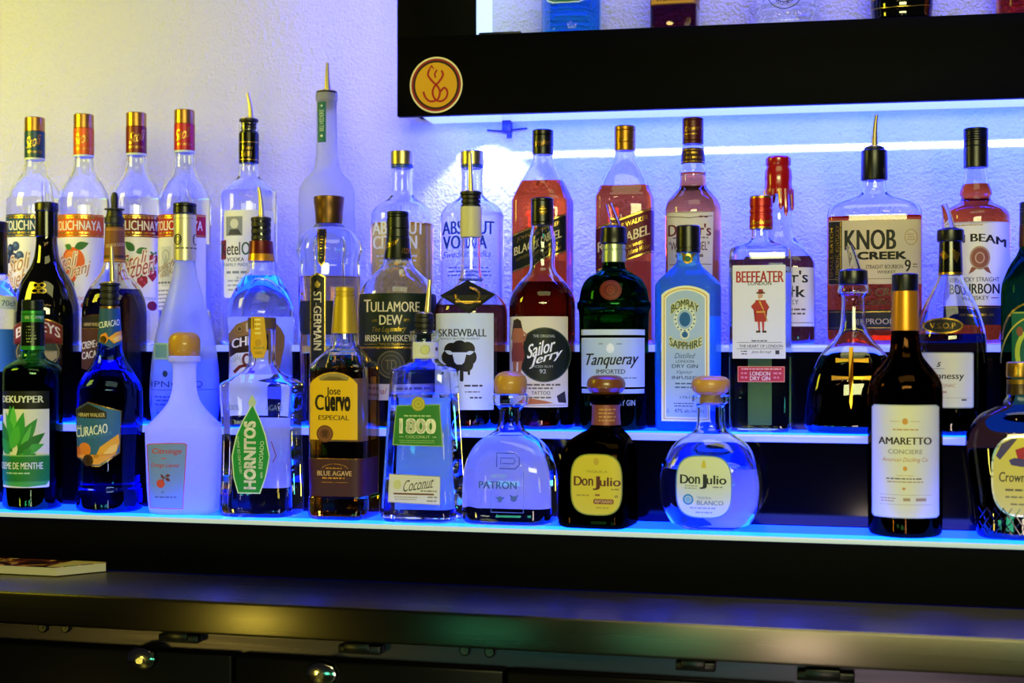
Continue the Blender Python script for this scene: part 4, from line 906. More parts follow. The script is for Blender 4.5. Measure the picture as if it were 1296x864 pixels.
b.label('label', [P([(95.5, 517), (104, 517), (106, 511), (112, 507), (118, 511), (121, 517), (153.6, 518.6), (151.6, 571), (126, 588), (118, 588), (95.5, 576)], '#a88a44m'), P([(96, 518.4), (105, 518.4), (107, 512), (112, 508.6), (117, 512), (120, 518.4), (152.6, 519.8), (150.6, 570), (125.6, 586.4), (119, 586.4), (96, 574.6)], '#2b6390'), P([(96.4, 519), (105, 519), (107, 512.6), (112, 509.4), (117, 512.6), (120, 519), (135, 520), (135, 528), (96.4, 527)], '#1b1712'), T('HIRAM WALKER', 100, 521, 133, 526, '#d8c890', .7), T('BLUE', 97.5, 537, 104, 540.5, '#e8e8dc', .3, slope=-.15), T('CURACAO', 97.5, 537, 136, 549, '#e9eee8', 1.2, slope=-.17), T('LIQUEUR', 112, 546, 142, 551, '#4a86a8', .4, slope=-.17),
    E(108, 567, 7.5, 9, '#e0801e'), E(99, 571, 4.4, 7, '#d86c18'), P([(122, 574), (127, 563), (139, 556), (150, 547), (151, 558), (147, 570), (134, 577)], '#eaa62c'), P([(131, 571), (140, 562), (148, 559), (147, 567), (139, 574)], '#f6c860'), P([(96, 574), (118, 578), (148, 571), (126, 585), (119, 585)], '#e8a040'), E(112.5, 580, 6.4, 7.4, '#7a5c2cm'), RING(112.5, 580, 4.6, 5.6, .9, '#4c3818')], off=.4)

# frosted orange liqueur with cork
b = Bottle('liqueur_bottle', 'glowing frosted bottle with round cork and red framed orange liqueur label', 233.5, 'front', [(450, 16.5, 0, 1), (452, 20.5, 0), (457, 20.5, 0), (460, 16, 0), (470, 14.8, 0), (490, 15.4, 0), (500, 17.5, 0), (508, 20.5, .1), (516, 26, .3), (526, 35, .6), (534, 43, .85), (540, 49.5, 1, 1), (546, 49.6, 1), (580, 48.6, 1), (None, 45, 1)], ratio=.75, N=3.4, alpha=-14)
b.body(frosted('frosted_lavender_glass', (.86, .91, 1.), .62, .4, .25))
b.turn('cork_stopper', [(420.5, 8), (422, 14), (425, 18), (430, 20.2), (440, 20.4), (448, 19.6), (450.5, 18.4)], principled('golden_cork', '#b8842c', .45, coat=.4, bump=(500, .0005, 3)))
b.label('label', [P([(186.3, 561.5), (190, 559.6), (210, 558.4), (233, 558.4), (236.8, 560.4), (231.8, 641), (190.6, 640)], '#c0502c'), P([(187.4, 562.2), (190.4, 560.6), (210, 559.6), (232.6, 559.6), (235.6, 561.4), (230.8, 640), (191.6, 639)], '#6f8fc0'), T('Citronge', 193.5, 565, 230, 574, '#c83a34', .8, .2), T('Orange Liqueur', 192, 583.5, 228, 590, '#c83a34', .5, .3), FN(204, 577, 214, 579, '#c0605c'), E(204, 609, 5, 5.4, '#c8452c'), L([(206, 606), (210, 600), (213, 597)], 1, '#6a2c24'), LEAF(208, 603, 204, 597, 1.6, '#6a2c24'), LEAF(210, 602, 216, 606, 2, '#6a2c24'), LEAF(211, 600, 216, 598, 1.6, '#6a2c24'), FN(205, 619, 209, 621, '#4a5c88'), FN(196, 625, 224, 627.4, '#4a5c88')], off=.3)

# faceted tequila with green kite label
b = Bottle('tequila_bottle', 'angular clear tequila bottle with green kite shaped label and yellow neck strip', 331.5, 'front', [(417, 17, 0, 1), (455, 17, 0), (462, 18.5, 0), (468, 23, .3), (478, 39, .8), (486, 52.5, 1), (489, 53.8, 1), (500, 53.4, 1), (540, 50.8, 1), (600, 52, 1), (640, 53.4, 1), (None, 53, 1)], ratio=.80, N=5, alpha=-20)
b.body(CLEAR, level=474, wall=2.6)
b.turn('cap', [(402, 16.8), (403, 18), (416.4, 18), (417, 17.2)], principled('brown_cap', '#5c4630', .45))
b.label('neck_strip', [P([(319, 401.5), (334, 401.5), (334, 426), (337.6, 434), (337, 444), (333.6, 453), (321.6, 453), (318, 444), (318, 434), (319.6, 426)], '#d8a81c'), FN(323, 404, 330, 424, '#f2dc80', 4), T('AGAVE', 321, 439, 335, 442, '#4c7a2c', .4), E(327, 434, 4, 4.4, '#c0941c'), T('100%', 323.5, 445, 332, 448.5, '#8a6a14', .3)], off=1.)
b.label('label', [P([(320, 508), (330, 530), (336.8, 549), (341.6, 575), (336.6, 601), (329.4, 621), (301.6, 621), (296, 601), (294, 575), (299.4, 549), (308, 530)], '#cfe8c8'), P([(320, 511.4), (329, 531), (335.4, 549.5), (340.2, 575), (335.2, 601), (328.4, 619.6), (302.6, 619.6), (297.4, 601), (295.4, 575), (300.8, 549.5), (309, 531)], '#128a3c'), P([(319.6, 497), (325, 508), (322.6, 513), (317.2, 513), (314, 509)], '#b8c8b4'), T('HORNITOS', 310, 532, 323.4, 615, '#f2f4ee', 2.2, rot=90), T('REPOSADO', 328.4, 556, 333.4, 590, '#d8ecd0', .6, rot=90, slope=-.06), T('100% PURO DE AGAVE', 301.6, 550, 305, 596, '#d8ecd0', .3, rot=90, slope=.1), T('40%', 329.6, 594, 332.4, 602, '#d8ecd0', .2, rot=90)], off=.4)
b.label('embossed_lettering', [T('AGAVE', 336, 511, 358, 518, '#7d93b8', .3)], off=.2)
b.label('embossed_lettering', [T('100%', 289, 511, 303, 518, '#7d93b8', .3)], off=.2)
b.label('side_lettering', [T('HORNITOS', 366, 550, 379, 556, '#3c4c78', .3), T('TEQUILA', 369, 565, 380, 570, '#3c4c78', .3), T('SAUZA', 370, 576, 380, 581, '#3c4c78', .3)], off=.2)
b.label('printed_chevron', [L([(343, 556), (349, 574), (345, 582)], 1., '#8a3c24')], off=.2)
b.label('back_label', [R(318, 528, 372, 620, PAPER, 2)], back=True, first=PAPER)

# gold tequila
b = Bottle('tequila_bottle', 'square gold tequila bottle with yellow cap and yellow arched label', 436, 'front', [(418, 15.6, 0, 1), (430, 16.4, 0), (438, 18.4, 0), (446, 26, .3), (455, 36, .75), (463, 43, 1), (470, 44.6, 1), (560, 44.6, 1), (624, 43.6, 1), (628, 45.4, 1), (640, 45.6, 1), (None, 45.4, 1)], ratio=1., N=6, alpha=-21)
b.body(CLEAR, level=465, liquid=liquid_mat('gold_tequila', (.92, .58, .07)))
b.turn('cap', [(363.4, 11.6), (364.4, 13), (369, 13.2), (369.6, 12.4), (371, 12.4), (371.6, 13.4), (373.6, 13.4), (374.2, 12.6), (376, 12.6), (376.6, 13.6), (380, 13.8), (418, 16.6), (422, 16.8), (422.6, 15.8)], principled('matte_yellow_gold', '#c6a528', .38, .45))
b.label('label', [P(archp(392.6, 452.6, 470, 485, 555), '#6c4c14'), P(archp(393.2, 452, 470.8, 485.4, 554.4), '#e3b414'), FN(407, 474, 440, 478.5, '#8a7048', 1), P([(404, 477), (416, 472), (430, 472), (442, 477), (440, 481), (428, 476), (416, 476), (406, 481)], '#9a8450'), T('Jose', 414, 489, 431, 501.5, '#241c10', 1.4), T('C', 400, 498.5, 410, 517.8, '#241c10', 2.), T('uervo', 412.5, 502, 443, 517.6, '#241c10', 2.2), T('ESPECIAL', 404, 524, 441.6, 530, '#3a2c12', .9), E(411.8, 547, 10.4, 10.6, '#6a3c24'), RING(411.8, 547, 8, 8.2, 1, '#8e5c38'), P([(408, 543), (415.6, 543), (414.6, 551), (409, 551)], '#4a2816')], off=.4)
b.label('lower_label', [R(391.5, 577.5, 478.5, 624.5, '#3e1a16'), R(391.6, 577.5, 478, 578.4, '#8a6430m'), RING(424, 592, 17, 8, .7, '#9a7440m', 190, 350), FN(411, 589, 437, 591, '#9a7440m'), T('BLUE AGAVE', 402.5, 593, 445, 599, '#d8b478', 1), FN(407, 601, 440, 603.4, '#9a7440m'), R(407, 607, 440, 607.5, '#9a7440m')], off=.4)

b.label('back_label', [R(400, 480, 474, 560, PAPER, 2)], back=True, first=PAPER)  # paper added behind the gold liquid to make it glow

# tapered coconut tequila
b = Bottle('tequila_bottle', 'tapered clear tequila bottle with trapezoid green label and metal pourer', 537, 'front', [(419, 17.6, 0, 1), (421, 18.8, 0), (431, 18.6, 0), (434, 17, 0), (452, 17.2, 0), (457, 19, .1), (462, 26, .5), (466, 36, .9), (470, 41.5, 1), (475, 42.6, 1), (520, 45.8, 1), (600, 51, 1), (None, 54, 1)], ratio=.85, N=6, alpha=-17)
b.body(CLEAR, level=498, wall=2.8)
b.pourer((544, 354.5), (541, 398), (397, 402, 12), 423, rings=3, tipr=2.4, baser=4.2, rub_hw=12.6, bend=(0, 0))
b.label('neck_label', [R(523, 433, 557, 453.8, '#d2d4d0'), E(538, 443, 5.4, 5.6, '#c8cc88'), RING(538, 443, 5.8, 6, .7, '#a8a070'), E(552, 442, 1.6, 2.6, '#5c4a34'), R(523, 452, 557, 452.8, '#a8a898')], off=.5)
b.label('label', [P([(502, 512), (556.4, 510), (560, 562.6), (497.4, 561.4)], '#8fb06c'), P([(503, 513), (555.4, 511.2), (558.8, 561.4), (498.8, 560.4)], '#2d7a33'), E(529.6, 510, 8.6, 8.8, '#a8a032'), RING(529.6, 510, 7, 7.2, .9, '#c8c468'), RING(529.6, 510, 3.6, 3.6, 1, '#c8c468'), FN(509, 524, 548, 526.4, '#a8c890'), T('1800', 507, 529, 550.5, 546, '#eef0e0', 2.2), T('COCONUT', 514, 549, 544, 552.6, '#c8dcb0', .5), R(506, 550.6, 511, 551.2, '#c8dcb0'), R(547, 550.6, 552, 551.2, '#c8dcb0'), FN(504, 555, 553, 558.6, '#8ab878', 2)], off=.4)
b.label('lower_label', [P([(493.4, 597), (557, 599), (556.6, 634.4), (491.6, 632.4)], '#a8a690'), P([(494.2, 598), (556.2, 600), (555.8, 633.4), (492.6, 631.4)], '#d3d2ca'), T('Coconut', 511, 602, 549, 616, '#4a4a42', .1, .5, slope=-.17), L([(518, 617), (548, 612)], .6, '#4a4a42'), R(499, 620.4, 549, 622.4, '#6a3c28'), E(503.6, 610, 5, 6, '#c8c890'), FN(532, 616.6, 553, 618.6, '#6a6a60'), FN(498, 625, 530, 629, '#8a8a80', 2), FN(540, 624, 554, 631, '#8a8a80', 2)], off=.4)
TPAPER = paper('teal_reflection_label_back', '#b4ecd4')  # teal reflection of the front label's back, painted into the paper colour
b.label('back_label', [P([(512, 505), (570, 505), (576, 648), (508, 648)], TPAPER)], back=True, first=TPAPER)

# squat silver tequila
b = Bottle('tequila_bottle', 'squat clear silver tequila bottle with round cork and embossed front', 646, 'front', [(498, 20, 0, 1), (500, 22.8, 0), (505, 23.4, 0), (511, 22, 0), (514, 17, 0), (519, 15.8, 0), (536, 16, 0), (543, 18, 0), (549, 25, .2), (556, 37, .5), (566, 47, .8), (580, 54.5, 1), (598, 59, 1), (620, 60.6, 1), (645, 60.8, 1), (None, 60, 1)], ratio=.72, N=4.5, alpha=-14)
b.body(CLEAR, level=551, wall=2.8)
b.turn('cork_stopper', [(470, 7), (472, 14), (476, 18.6), (482, 20.8), (490, 20.8), (496, 20), (498.4, 18.6)], principled('golden_cork', '#b8842c', .45, coat=.4, bump=(500, .0005, 3)))
b.label('neck_band', [FN(632, 511, 660, 515, '#2c3c6a', 1), R(630, 510, 662, 510.6, '#8a9ac0')], off=.3)
b.label('embossed_logo', [L([(629, 588), (629, 571), (652, 571), (657, 576), (657, 585), (652, 590), (632, 590)], 1.2, '#35508c'), L([(634, 585), (634, 577), (650, 577), (652, 580), (650, 584), (636, 584)], 1., '#35508c')], off=.2)
b.label('printed_name', [T('SILVER', 622, 597, 641, 601, '#b8e8d0', .5), T('PATRON', 607, 606, 653.5, 615, '#3c6c8c', 1.2)], off=.2)
b.label('printed_frame', [L([(622, 618), (622, 644), (662, 644), (662, 592)], .8, '#6a86c0')], off=.2)
b.label('printed_bee', [E(633, 628, 3, 4, '#4a68a8'), LEAF(633, 628, 627, 625, 1.4, '#4a68a8'), LEAF(633, 628, 639, 625, 1.4, '#4a68a8')], off=.2)
b.label('printed_bee', [E(650, 627, 4, 3.4, '#4a68a8'), LEAF(650, 627, 645, 622, 1.4, '#4a68a8'), LEAF(650, 627, 656, 622, 1.4, '#4a68a8')], off=.2)
b.label('back_label', [R(604, 566, 692, 646, PAPER, 10)], back=True, first=PAPER)

# dark squat tequila
b = Bottle('tequila_bottle', 'squat dark tequila bottle with yellow rounded label and wooden stopper', 767, 'front', [(499, 20, 0, 1), (501, 22.6, 0), (507, 22.8, 0), (511, 19, 0), (514, 17, 0), (536, 18, 0), (541, 20, 0), (548, 29, .3), (557, 39.5, .7), (568, 45.6, .95), (584, 48.4, 1), (610, 50, 1), (None, 50.6, 1)], ratio=.95, N=5, alpha=-14, dx=-9.5)
b.body(glass('dark_brown_glass', (.085, .05, .02)), level=None)
b.turn('wood_stopper', [(475, 12), (476.4, 18), (480, 22.6), (485, 24.6), (491, 24), (496, 20.6), (498.4, 16), (499.6, 15)], CORK_B)
b.turn('neck_label', [(511.6, 16.6), (512, 18), (519, 17.8), (530, 18.2), (537.4, 18.8), (538, 17.8)], principled('reddish_neck_paper', '#8a4a3c', .4, .2))
b.label('neck_lettering', [FN(757, 517, 780, 533, '#c09060', 4)], off=.9)
b.label('label', [P([(755 + 32 * math.copysign(abs(math.cos(a)) ** .62, math.cos(a)), 609.5 + 38 * math.copysign(abs(math.sin(a)) ** .62, math.sin(a))) for a in [i * math.pi / 24 for i in range(48)]], '#7c8a34'), P([(755 + 30.6 * math.copysign(abs(math.cos(a)) ** .62, math.cos(a)), 609.5 + 36.6 * math.copysign(abs(math.sin(a)) ** .62, math.sin(a))) for a in [i * math.pi / 24 for i in range(48)]], '#cdbd3c'), E(755, 581, 3.4, 4.6, '#bba03c'), T('TEQUILA', 742, 592, 769, 595, '#8c8a34', .3), T('D', 727.6, 599.5, 737, 611, '#5a2a24', 1.6), T('on', 737.4, 602, 751, 611, '#5a2a24', 1.2), T('J', 751.5, 599, 759, 616, '#5a2a24', 1.4), T('ulio', 759.6, 600, 784.5, 611, '#5a2a24', 1.2), FN(773, 614, 783, 616.4, '#8a7a34'), FN(729, 622, 750, 624.4, '#9a8a34'), FN(753, 621, 764, 624, '#8a5a34'), FN(777, 622, 784, 626, '#9a8a34'), R(751.6, 627, 776.4, 633, '#7a2c2c', 2), T('REPOSADO', 753.4, 628.2, 774.6, 631.8, '#e8d8a0', .6), FN(754, 637, 774, 639, '#9a8a34')], off=.5)

# round silver tequila
b = Bottle('tequila_bottle', 'round bellied clear tequila bottle with white rounded label and pale wooden stopper', 899.5, 'front', [(499.5, 22, 0, 1), (502, 24.4, 0), (508, 24.2, 0), (512, 19, 0), (516, 17.6, 0), (538, 18.4, 0), (545, 21, 0), (551, 31, .4), (560, 44, .8), (575, 55.6, 1), (595, 63.4, 1), (614, 65.4, 1), (632, 64, 1), (650, 57, 1), (664, 46, 1), (None, 40, 1)], ratio=.66, N=2.5, alpha=-8)
b.body(CLEAR, level=592, wall=2.8)
b.turn('wood_stopper', [(476, 13), (477.4, 19), (480.6, 23), (485, 24.6), (491, 24.4), (496, 22), (498.6, 18), (500, 17)], CORK_A)
b.turn('cork_plug', [(500, 14), (512, 14)], CORK)
def rlab(cx, cy, rx, ry, n=48, e=.62): return [(cx + rx * math.copysign(abs(math.cos(a)) ** e, math.cos(a)), cy + ry * math.copysign(abs(math.sin(a)) ** e, math.sin(a))) for a in [2 * math.pi * i / n for i in range(n)]]
b.label('label', [P(rlab(891, 613, 35, 39), '#5a86c0'), P(rlab(891, 613, 33.4, 37.6), '#cdd6cc'), P([(888, 589), (889, 582), (891, 579), (893, 582), (894, 589)], '#c8b848'), T('D', 862, 598, 871.5, 609, '#1c2630', 1.8), T('on', 872, 600, 886, 609, '#1c2630', 1.4), T('J', 886.5, 597, 894, 615, '#1c2630', 1.6), T('ulio', 894.6, 598, 918.5, 609, '#1c2630', 1.4), FN(867, 611, 884, 615.4, '#7a8a98', 2), FN(902, 611.6, 914, 614, '#7a8a98'), RING(871.6, 628.6, 6.6, 6.8, 2.4, '#3a8cb0'), E(871.6, 628.6, 3.4, 3.6, '#7ab4c8'), T('TEQUILA', 882.6, 624.6, 900, 628, '#5a7ca8', .4), T('BLANCO', 882.6, 629.4, 915, 635, '#5a7ca8', .8), FN(872, 638, 908, 640.4, '#8a9aa8'), FN(880, 643.6, 902, 646, '#8a9aa8')], off=.4)
b.label('back_label', [P(rlab(918, 622, 30, 34), PAPER)], back=True, first=PAPER)

# amaretto
b = Bottle('liqueur_bottle', 'dark amber liqueur bottle with tall white label, orange neck foil and black cap', 1145.5, 'front', [(380, 15.6, None, 1), (418, 17.4), (440, 19), (450, 22), (459, 28.5), (468, 36), (477, 42.6), (488, 46.6), (500, 47.4), (600, 47.4), (None, 46.8)])
b.body(glass('amber_brown_glass', (.30, .14, .06)), level=None, liquid=liquid_mat('dark_amaretto', (.10, .03, .01)))
b.turn('cap', [(346.6, 15), (348, 16.8), (367, 17), (368.4, 16.6)], BLACK_CAP)
b.turn('neck_foil', [(368.4, 15.6), (369, 16.8), (380, 17.4), (418.4, 18.4), (419, 17.4)], principled('orange_gold_neck_foil', '#d08a1e', .32, .55))
b.label('label', [P([(1104, 514), (1107, 511), (1184, 511), (1187.6, 514), (1187.6, 648), (1184.6, 651), (1107, 651), (1104, 648)], '#b5bfae'), P([(1105.4, 514.6), (1108, 512.4), (1183.4, 512.4), (1186.2, 514.8), (1186.2, 647.4), (1183.6, 649.6), (1108, 649.6), (1105.4, 647.4)], '#dcdcc8'), E(1145.5, 531.4, 3.6, 4, '#d09440'), R(1127, 531, 1139, 531.6, '#b89c70'), R(1152, 531, 1164, 531.6, '#b89c70'), FN(1130, 540.6, 1162, 543, '#c09860'), T('AMARETTO', 1113, 551, 1177.6, 560, '#2e2216', 1.8), T('CONCIERE', 1124.6, 566, 1166.6, 571.4, '#8a8a78', .6), T('American Distilling Co.', 1117, 576, 1174, 582.6, '#b8803c', .2, .35), E(1145.5, 589.6, 2.6, 2.8, '#d09440'), R(1135, 598, 1156, 598.6, '#b89c70'), FN(1118, 601.4, 1172, 603.6, '#6a6858'), FN(1121, 605.4, 1170, 607.4, '#a8906c'), E(1144, 614.4, 2.2, 1.6, '#c88a4c'), R(1114, 622, 1178, 622.5, '#a8a890'), FN(1115, 626, 1134, 631, '#a89078', 2), FN(1143, 626, 1152, 631, '#a89078'), FN(1158, 626, 1176, 631, '#a89078'), R(1114, 634, 1178, 634.5, '#a8a890')], off=.4)

# Canadian whisky at the right edge
b = Bottle('whisky_bottle', 'round shouldered cut glass whisky bottle with gold cap and crown label, cut by right edge', 1291, 'front', [(480, 15, 0, 1), (500, 17.5, 0), (508, 22, .1), (515, 34, .4), (523, 48, .7), (534, 60, .95), (548, 68, 1), (562, 70.4, 1), (590, 67, 1), (625, 61.5, 1), (655, 57.5, 1), (None, 56, 1)], ratio=.6, N=2.6, alpha=0)
b.body(CLEAR, level=512, liquid=liquid_mat('deep_whisky', (.09, .03, .012)))
b.turn('cap', [(458, 15), (459.4, 17.4), (476, 18), (478, 17)], GOLD)
b.turn('neck_foil', [(480, 15.4), (480.4, 17), (486, 17, 1), (496, 17.4, 1), (499, 18), (499.6, 17)], [principled('dark_gold_foil', '#8a6a24', .35, .8), principled('brown_foil', '#3c2a14', .35, .5)])
b.label('label', [P(rlab(1296, 600, 41, 51, e=.7), '#b8b8c4m'), P(rlab(1296, 600, 38.6, 48.6, e=.7), '#d6c64c'), P([(1261, 575), (1268, 560), (1282, 553), (1288, 553), (1276, 566), (1266, 580)], '#463c64'), P([(1288, 578), (1285, 567), (1290, 571), (1296, 563), (1302, 571), (1307, 567), (1304, 578)], '#a8202c'), P([(1277, 580), (1284, 577), (1300, 584), (1312, 580), (1308, 588), (1292, 588), (1280, 586)], '#463c64'), T('Crown Royal', 1265, 595, 1327, 611, '#2a241c', .8, .1), FN(1270, 616, 1322, 619.4, '#6a6030'), FN(1272, 625, 1320, 628, '#8a7c3c'), FN(1276, 634, 1316, 637, '#8a7c3c')], off=.5)
bm = bmesh.new()                                              # diamond cut pattern of the lower glass
for z0 in (520,):
    for k in range(11):
        for sgn in (1, -1):
            pts = []
            for j in range(10):
                y = 640 + 34 * j / 9
                x = -52 + 10.4 * k + sgn * (j / 9 - .5) * 22
                if abs(x) > 53: continue
                b._cc = {}
                pts.append(b.surf(x * b.sh, b.z(y), .0001, 'proj'))
            if len(pts) > 2: add_tube(bm, pts, .0007, 6)
link('cut_glass_pattern', bm, principled('dark_cut_glass', '#0d0806', .12), b.root)
# ================================================================ bottles in the lit wall cabinet
NICHE = (2.035, -.4395, TAN_WALL)
NG = 'liquor bottles in the wall cabinet'
def nb(name, label, xc, prof, **k):
    return Bottle(name, label, xc, 'back', prof, plane=NICHE, group=NG, **k)
b = nb('vodka_bottle', 'blue bottle with shield label in the wall cabinet', 723, [(-235, 13, None, 1), (-160, 14), (-130, 22), (-110, 35), (-90, 38), (None, 38)])
b.body(CLEAR, level=-80, liquid=liquid_mat('bright_blue_vodka', (.10, .50, .95)))
b.cap(-260, -232, 15, BLACK_CAP)
b.label('label', [P([(690, -70), (752, -70), (754, -4), (748, 4), (733, 12), (718, 13), (700, 12), (693, 8), (690, -4)], '#bfe0e8'), P([(692, -68), (750, -68), (752, -4), (746, 3), (732, 10.4), (718, 11.6), (702, 10.4), (695, 7), (692, -4)], '#1d6676'), T('BLEU', 702, 2, 729, 8, '#e6f0f2', .8), T('VODKA', 700, -30, 742, -16, '#e6f0f2', .8)], off=.4)
b = nb('whiskey_bottle', 'square whiskey bottle with tan label in the wall cabinet', 854, [(-250, 13, 0, 1), (-190, 15, 0), (-170, 26, .8), (-158, 31, 1), (None, 31, 1)], ratio=.9, N=6, alpha=-6)
b.body(CLEAR, level=-140, liquid=liquid_mat('red_whiskey', (.35, .06, .03)))
b.cap(-275, -246, 15, BLACK_CAP)
b.label('label', [R(824.5, -110, 885, 12, '#c08a3c'), R(824.5, 10.6, 885, 12, '#6a4418'), FN(828, 2, 884, 8, '#6a4a20', 2), R(826, -60, 884, -20, '#2a1c10')])
b = nb('tequila_bottle', 'clear rounded bottle with round black stamp in the wall cabinet', 996, [(-150, 16, 0, 1), (-110, 18, 0), (-92, 30, .5), (-72, 40, 1), (-40, 42, 1), (None, 40.6, 1)], ratio=.8, N=3, alpha=0)
b.body(CLEAR, level=-70)
b.turn('cork_stopper', [(-178, 17), (-176, 19), (-152, 19), (-150, 18)], CORK_B)
b.label('lettering', [RING(993, -4, 23, 23, 1, '#1a1c24'), RING(993, -4, 14.6, 14.6, .9, '#1a1c24'), T('TEQUILA', 981, 9.4, 1004, 14.4, '#1a1c24', .7, bend=-4), L([(985, 0), (985, -14), (1001, -14), (1001, 0), (985, 0)], 1.2, '#1a1c24'), L([(989, -3), (989, -10), (997, -10), (997, -3), (989, -3)], 1, '#1a1c24'), T('BAR', 974.4, 1, 980, 6, '#1a1c24', .3, rot=-90)], off=.3)
b = nb('liqueur_bottle', 'black bottle with gold rings in the wall cabinet', 1141, [(-190, 14, None, 1), (-140, 16), (-118, 28), (-100, 38), (-60, 40.4), (8, 40.4), (16, 39.6), (None, 38.6)])
b.body(BLACK_GLASS)
b.cap(-214, -188, 16, GOLD)
b.label('label', [R(1104, -90, 1178, -4, '#1c1c1e'), R(1104, 2, 1178, 4, '#c8a838m'), FN(1122, 4.5, 1162, 8, '#c8b858m'), L([(1103, 14), (1125, 17), (1155, 17), (1179, 13)], .9, '#c8a850m'), P([(1110, -8), (1122, -8), (1116, 2)], '#b02a24')])
b = nb('liqueur_bottle', 'orange red bottle at the right end of the wall cabinet', 1297, [(-180, 13, None, 1), (-130, 15), (-105, 30), (-85, 37), (None, 37)])
b.body(CLEAR, level=-90, liquid=liquid_mat('orange_red', (.95, .16, .02)))
b.cap(-204, -178, 15, RED_CAP)
b.label('label', [R(1272, -80, 1325, 0, '#c8401c'), L([(1280, -20), (1279.6, 4), (1279.4, 14)], 1.6, '#e8c060m'), R(1274, 2, 1284, 5, '#e8c060m')])

# ================================================================ setting
BLACK_LAM = principled('black_laminate', '#040405', .5, spec=.03, vary=((60, 60, 60), .03))
BLACK_ACR = principled('black_acrylic', '#020205', .08, spec=.2)
def frame_obj(name, tan_, y0):
    return empty(name, (0, y0, 0), -math.atan(tan_))
def u_of(px, tan_, y0, d=0.):
    X, Y = on_plane(px, y0 + d / math.cos(math.atan(tan_)), tan_)
    a = math.atan(tan_)
    return X * math.cos(a) - (Y - y0) * math.sin(a)

# wall: rough stucco, built as a real slab
stucco, nt, out = new_mat('white_stucco')
p = nt.nodes.new('ShaderNodeBsdfPrincipled'); p.inputs['Base Color'].default_value = (.62, .615, .61, 1); p.inputs['Roughness'].default_value = .85; p.inputs['Specular IOR Level'].default_value = .2
tc = nt.nodes.new('ShaderNodeTexCoord')
n1 = nt.nodes.new('ShaderNodeTexNoise'); n1.inputs['Scale'].default_value = 230; n1.inputs['Detail'].default_value = 3; n1.inputs['Roughness'].default_value = .55
n2 = nt.nodes.new('ShaderNodeTexNoise'); n2.inputs['Scale'].default_value = 85; n2.inputs['Detail'].default_value = 2
ad = nt.nodes.new('ShaderNodeMath'); ad.operation = 'ADD'
bp = nt.nodes.new('ShaderNodeBump'); bp.inputs['Distance'].default_value = .0042; bp.inputs['Strength'].default_value = .8
nt.links.new(tc.outputs['Object'], n1.inputs['Vector']); nt.links.new(tc.outputs['Object'], n2.inputs['Vector'])
nt.links.new(n1.outputs[0], ad.inputs[0]); nt.links.new(n2.outputs[0], ad.inputs[1]); nt.links.new(ad.outputs[0], bp.inputs['Height'])
nt.links.new(bp.outputs[0], p.inputs['Normal']); nt.links.new(p.outputs[0], out.inputs[0])
WALL_Y = 2.10
def placed(o, tan_, y0):
    o.location = (0, y0, 0); o.rotation_euler = (0, 0, -math.atan(tan_)); return o
w = placed(box_obj('wall_back', -2.6, 2.6, 0, .12, 0, 2.9, stucco), TAN_WALL, WALL_Y); tag(w, 'white textured stucco wall behind the bar', None, None, 'structure')
fl = box_obj('floor', -3, 3, -3.2, 2.9, -.05, 0, principled('dark_floor_tile', '#26221f', .4, bump=(30, .001, 2))); tag(fl, 'dark bar floor', None, None, 'structure')

# tiered shelf
SY = 1.63
t_depth = .105
sh = tag(frame_obj('liquor_shelf', TAN_SHELF, SY), 'three tiered black liquor shelf with blue glowing treads along the back bar', 'shelf')
def glow(name, col, s, rough=.25):
    if name in MATS: return MATS[name]
    return principled(name, (.06, .12, .3), rough, emit=col, emit_s=s)
TREAD = glow('blue_lit_acrylic', (.0004, .010, 1.), 18.)
STRIPE = glow('cyan_light_strip', (.001, .036, 1.), 18.)
EDGE_LIT = glow('lavender_lit_acrylic_edge', (.28, .34, 1.), .9)
EDGE_GREY = principled('frosted_edge_added_glow', '#aab4b8', .4, emit=(.22, .30, .32), emit_s=1.)  # added emission stands in for room light on the unlit grey edge
HS = [EYE - .207, EYE - .1012, EYE + .004]
X0, X1 = -.95, .95
for i, h in enumerate(HS):
    d0 = i * t_depth
    th = .0055 if i == 0 else .009
    box_obj('shelf_tread', X0, X1, d0 + .034, d0 + t_depth - .0005, h - th, h, TREAD, sh)
    box_obj('light_strip', X0, X1, d0 + .003, d0 + .0338, h - th, h, STRIPE, sh)
    box_obj('tread_edge', X0, X1, d0, d0 + .0029, h - th, h, EDGE_GREY if i == 0 else EDGE_LIT, sh, .0006)
    if i: box_obj('riser_panel', X0, X1, d0 + .004, d0 + .008, HS[i - 1], h - th - .0003, BLACK_ACR, sh)
box_obj('base_panel', X0, X1, .004, .02, EYE - .2745, HS[0] - .0058, BLACK_LAM, sh)
box_obj('back_panel', X0, X1, 3 * t_depth, 3 * t_depth + .006, EYE - .2745, HS[2], BLACK_LAM, sh)

# stainless worktop
steel = principled('brushed_stainless_steel', '#58534c', .28, 1., aniso=.95, vary=((5, 300, 300), .018))
CT = EYE - .275
ctr = tag(frame_obj('bar_counter', TAN_SHELF, SY), 'long brushed stainless steel bar counter under the bottles', 'counter')
CD = -.158
bm = bmesh.new(); add_box(bm, X0 - .05, X1, CD, .0035, CT - .012, CT - .0005, .002); link('worktop', bm, steel, ctr)
bm = bmesh.new(); add_box(bm, X0 - .05, X1, CD - .0008, CD + .012, CT - .0375, CT - .0006, .0035, seg=3); link('front_edge', bm, steel, ctr)
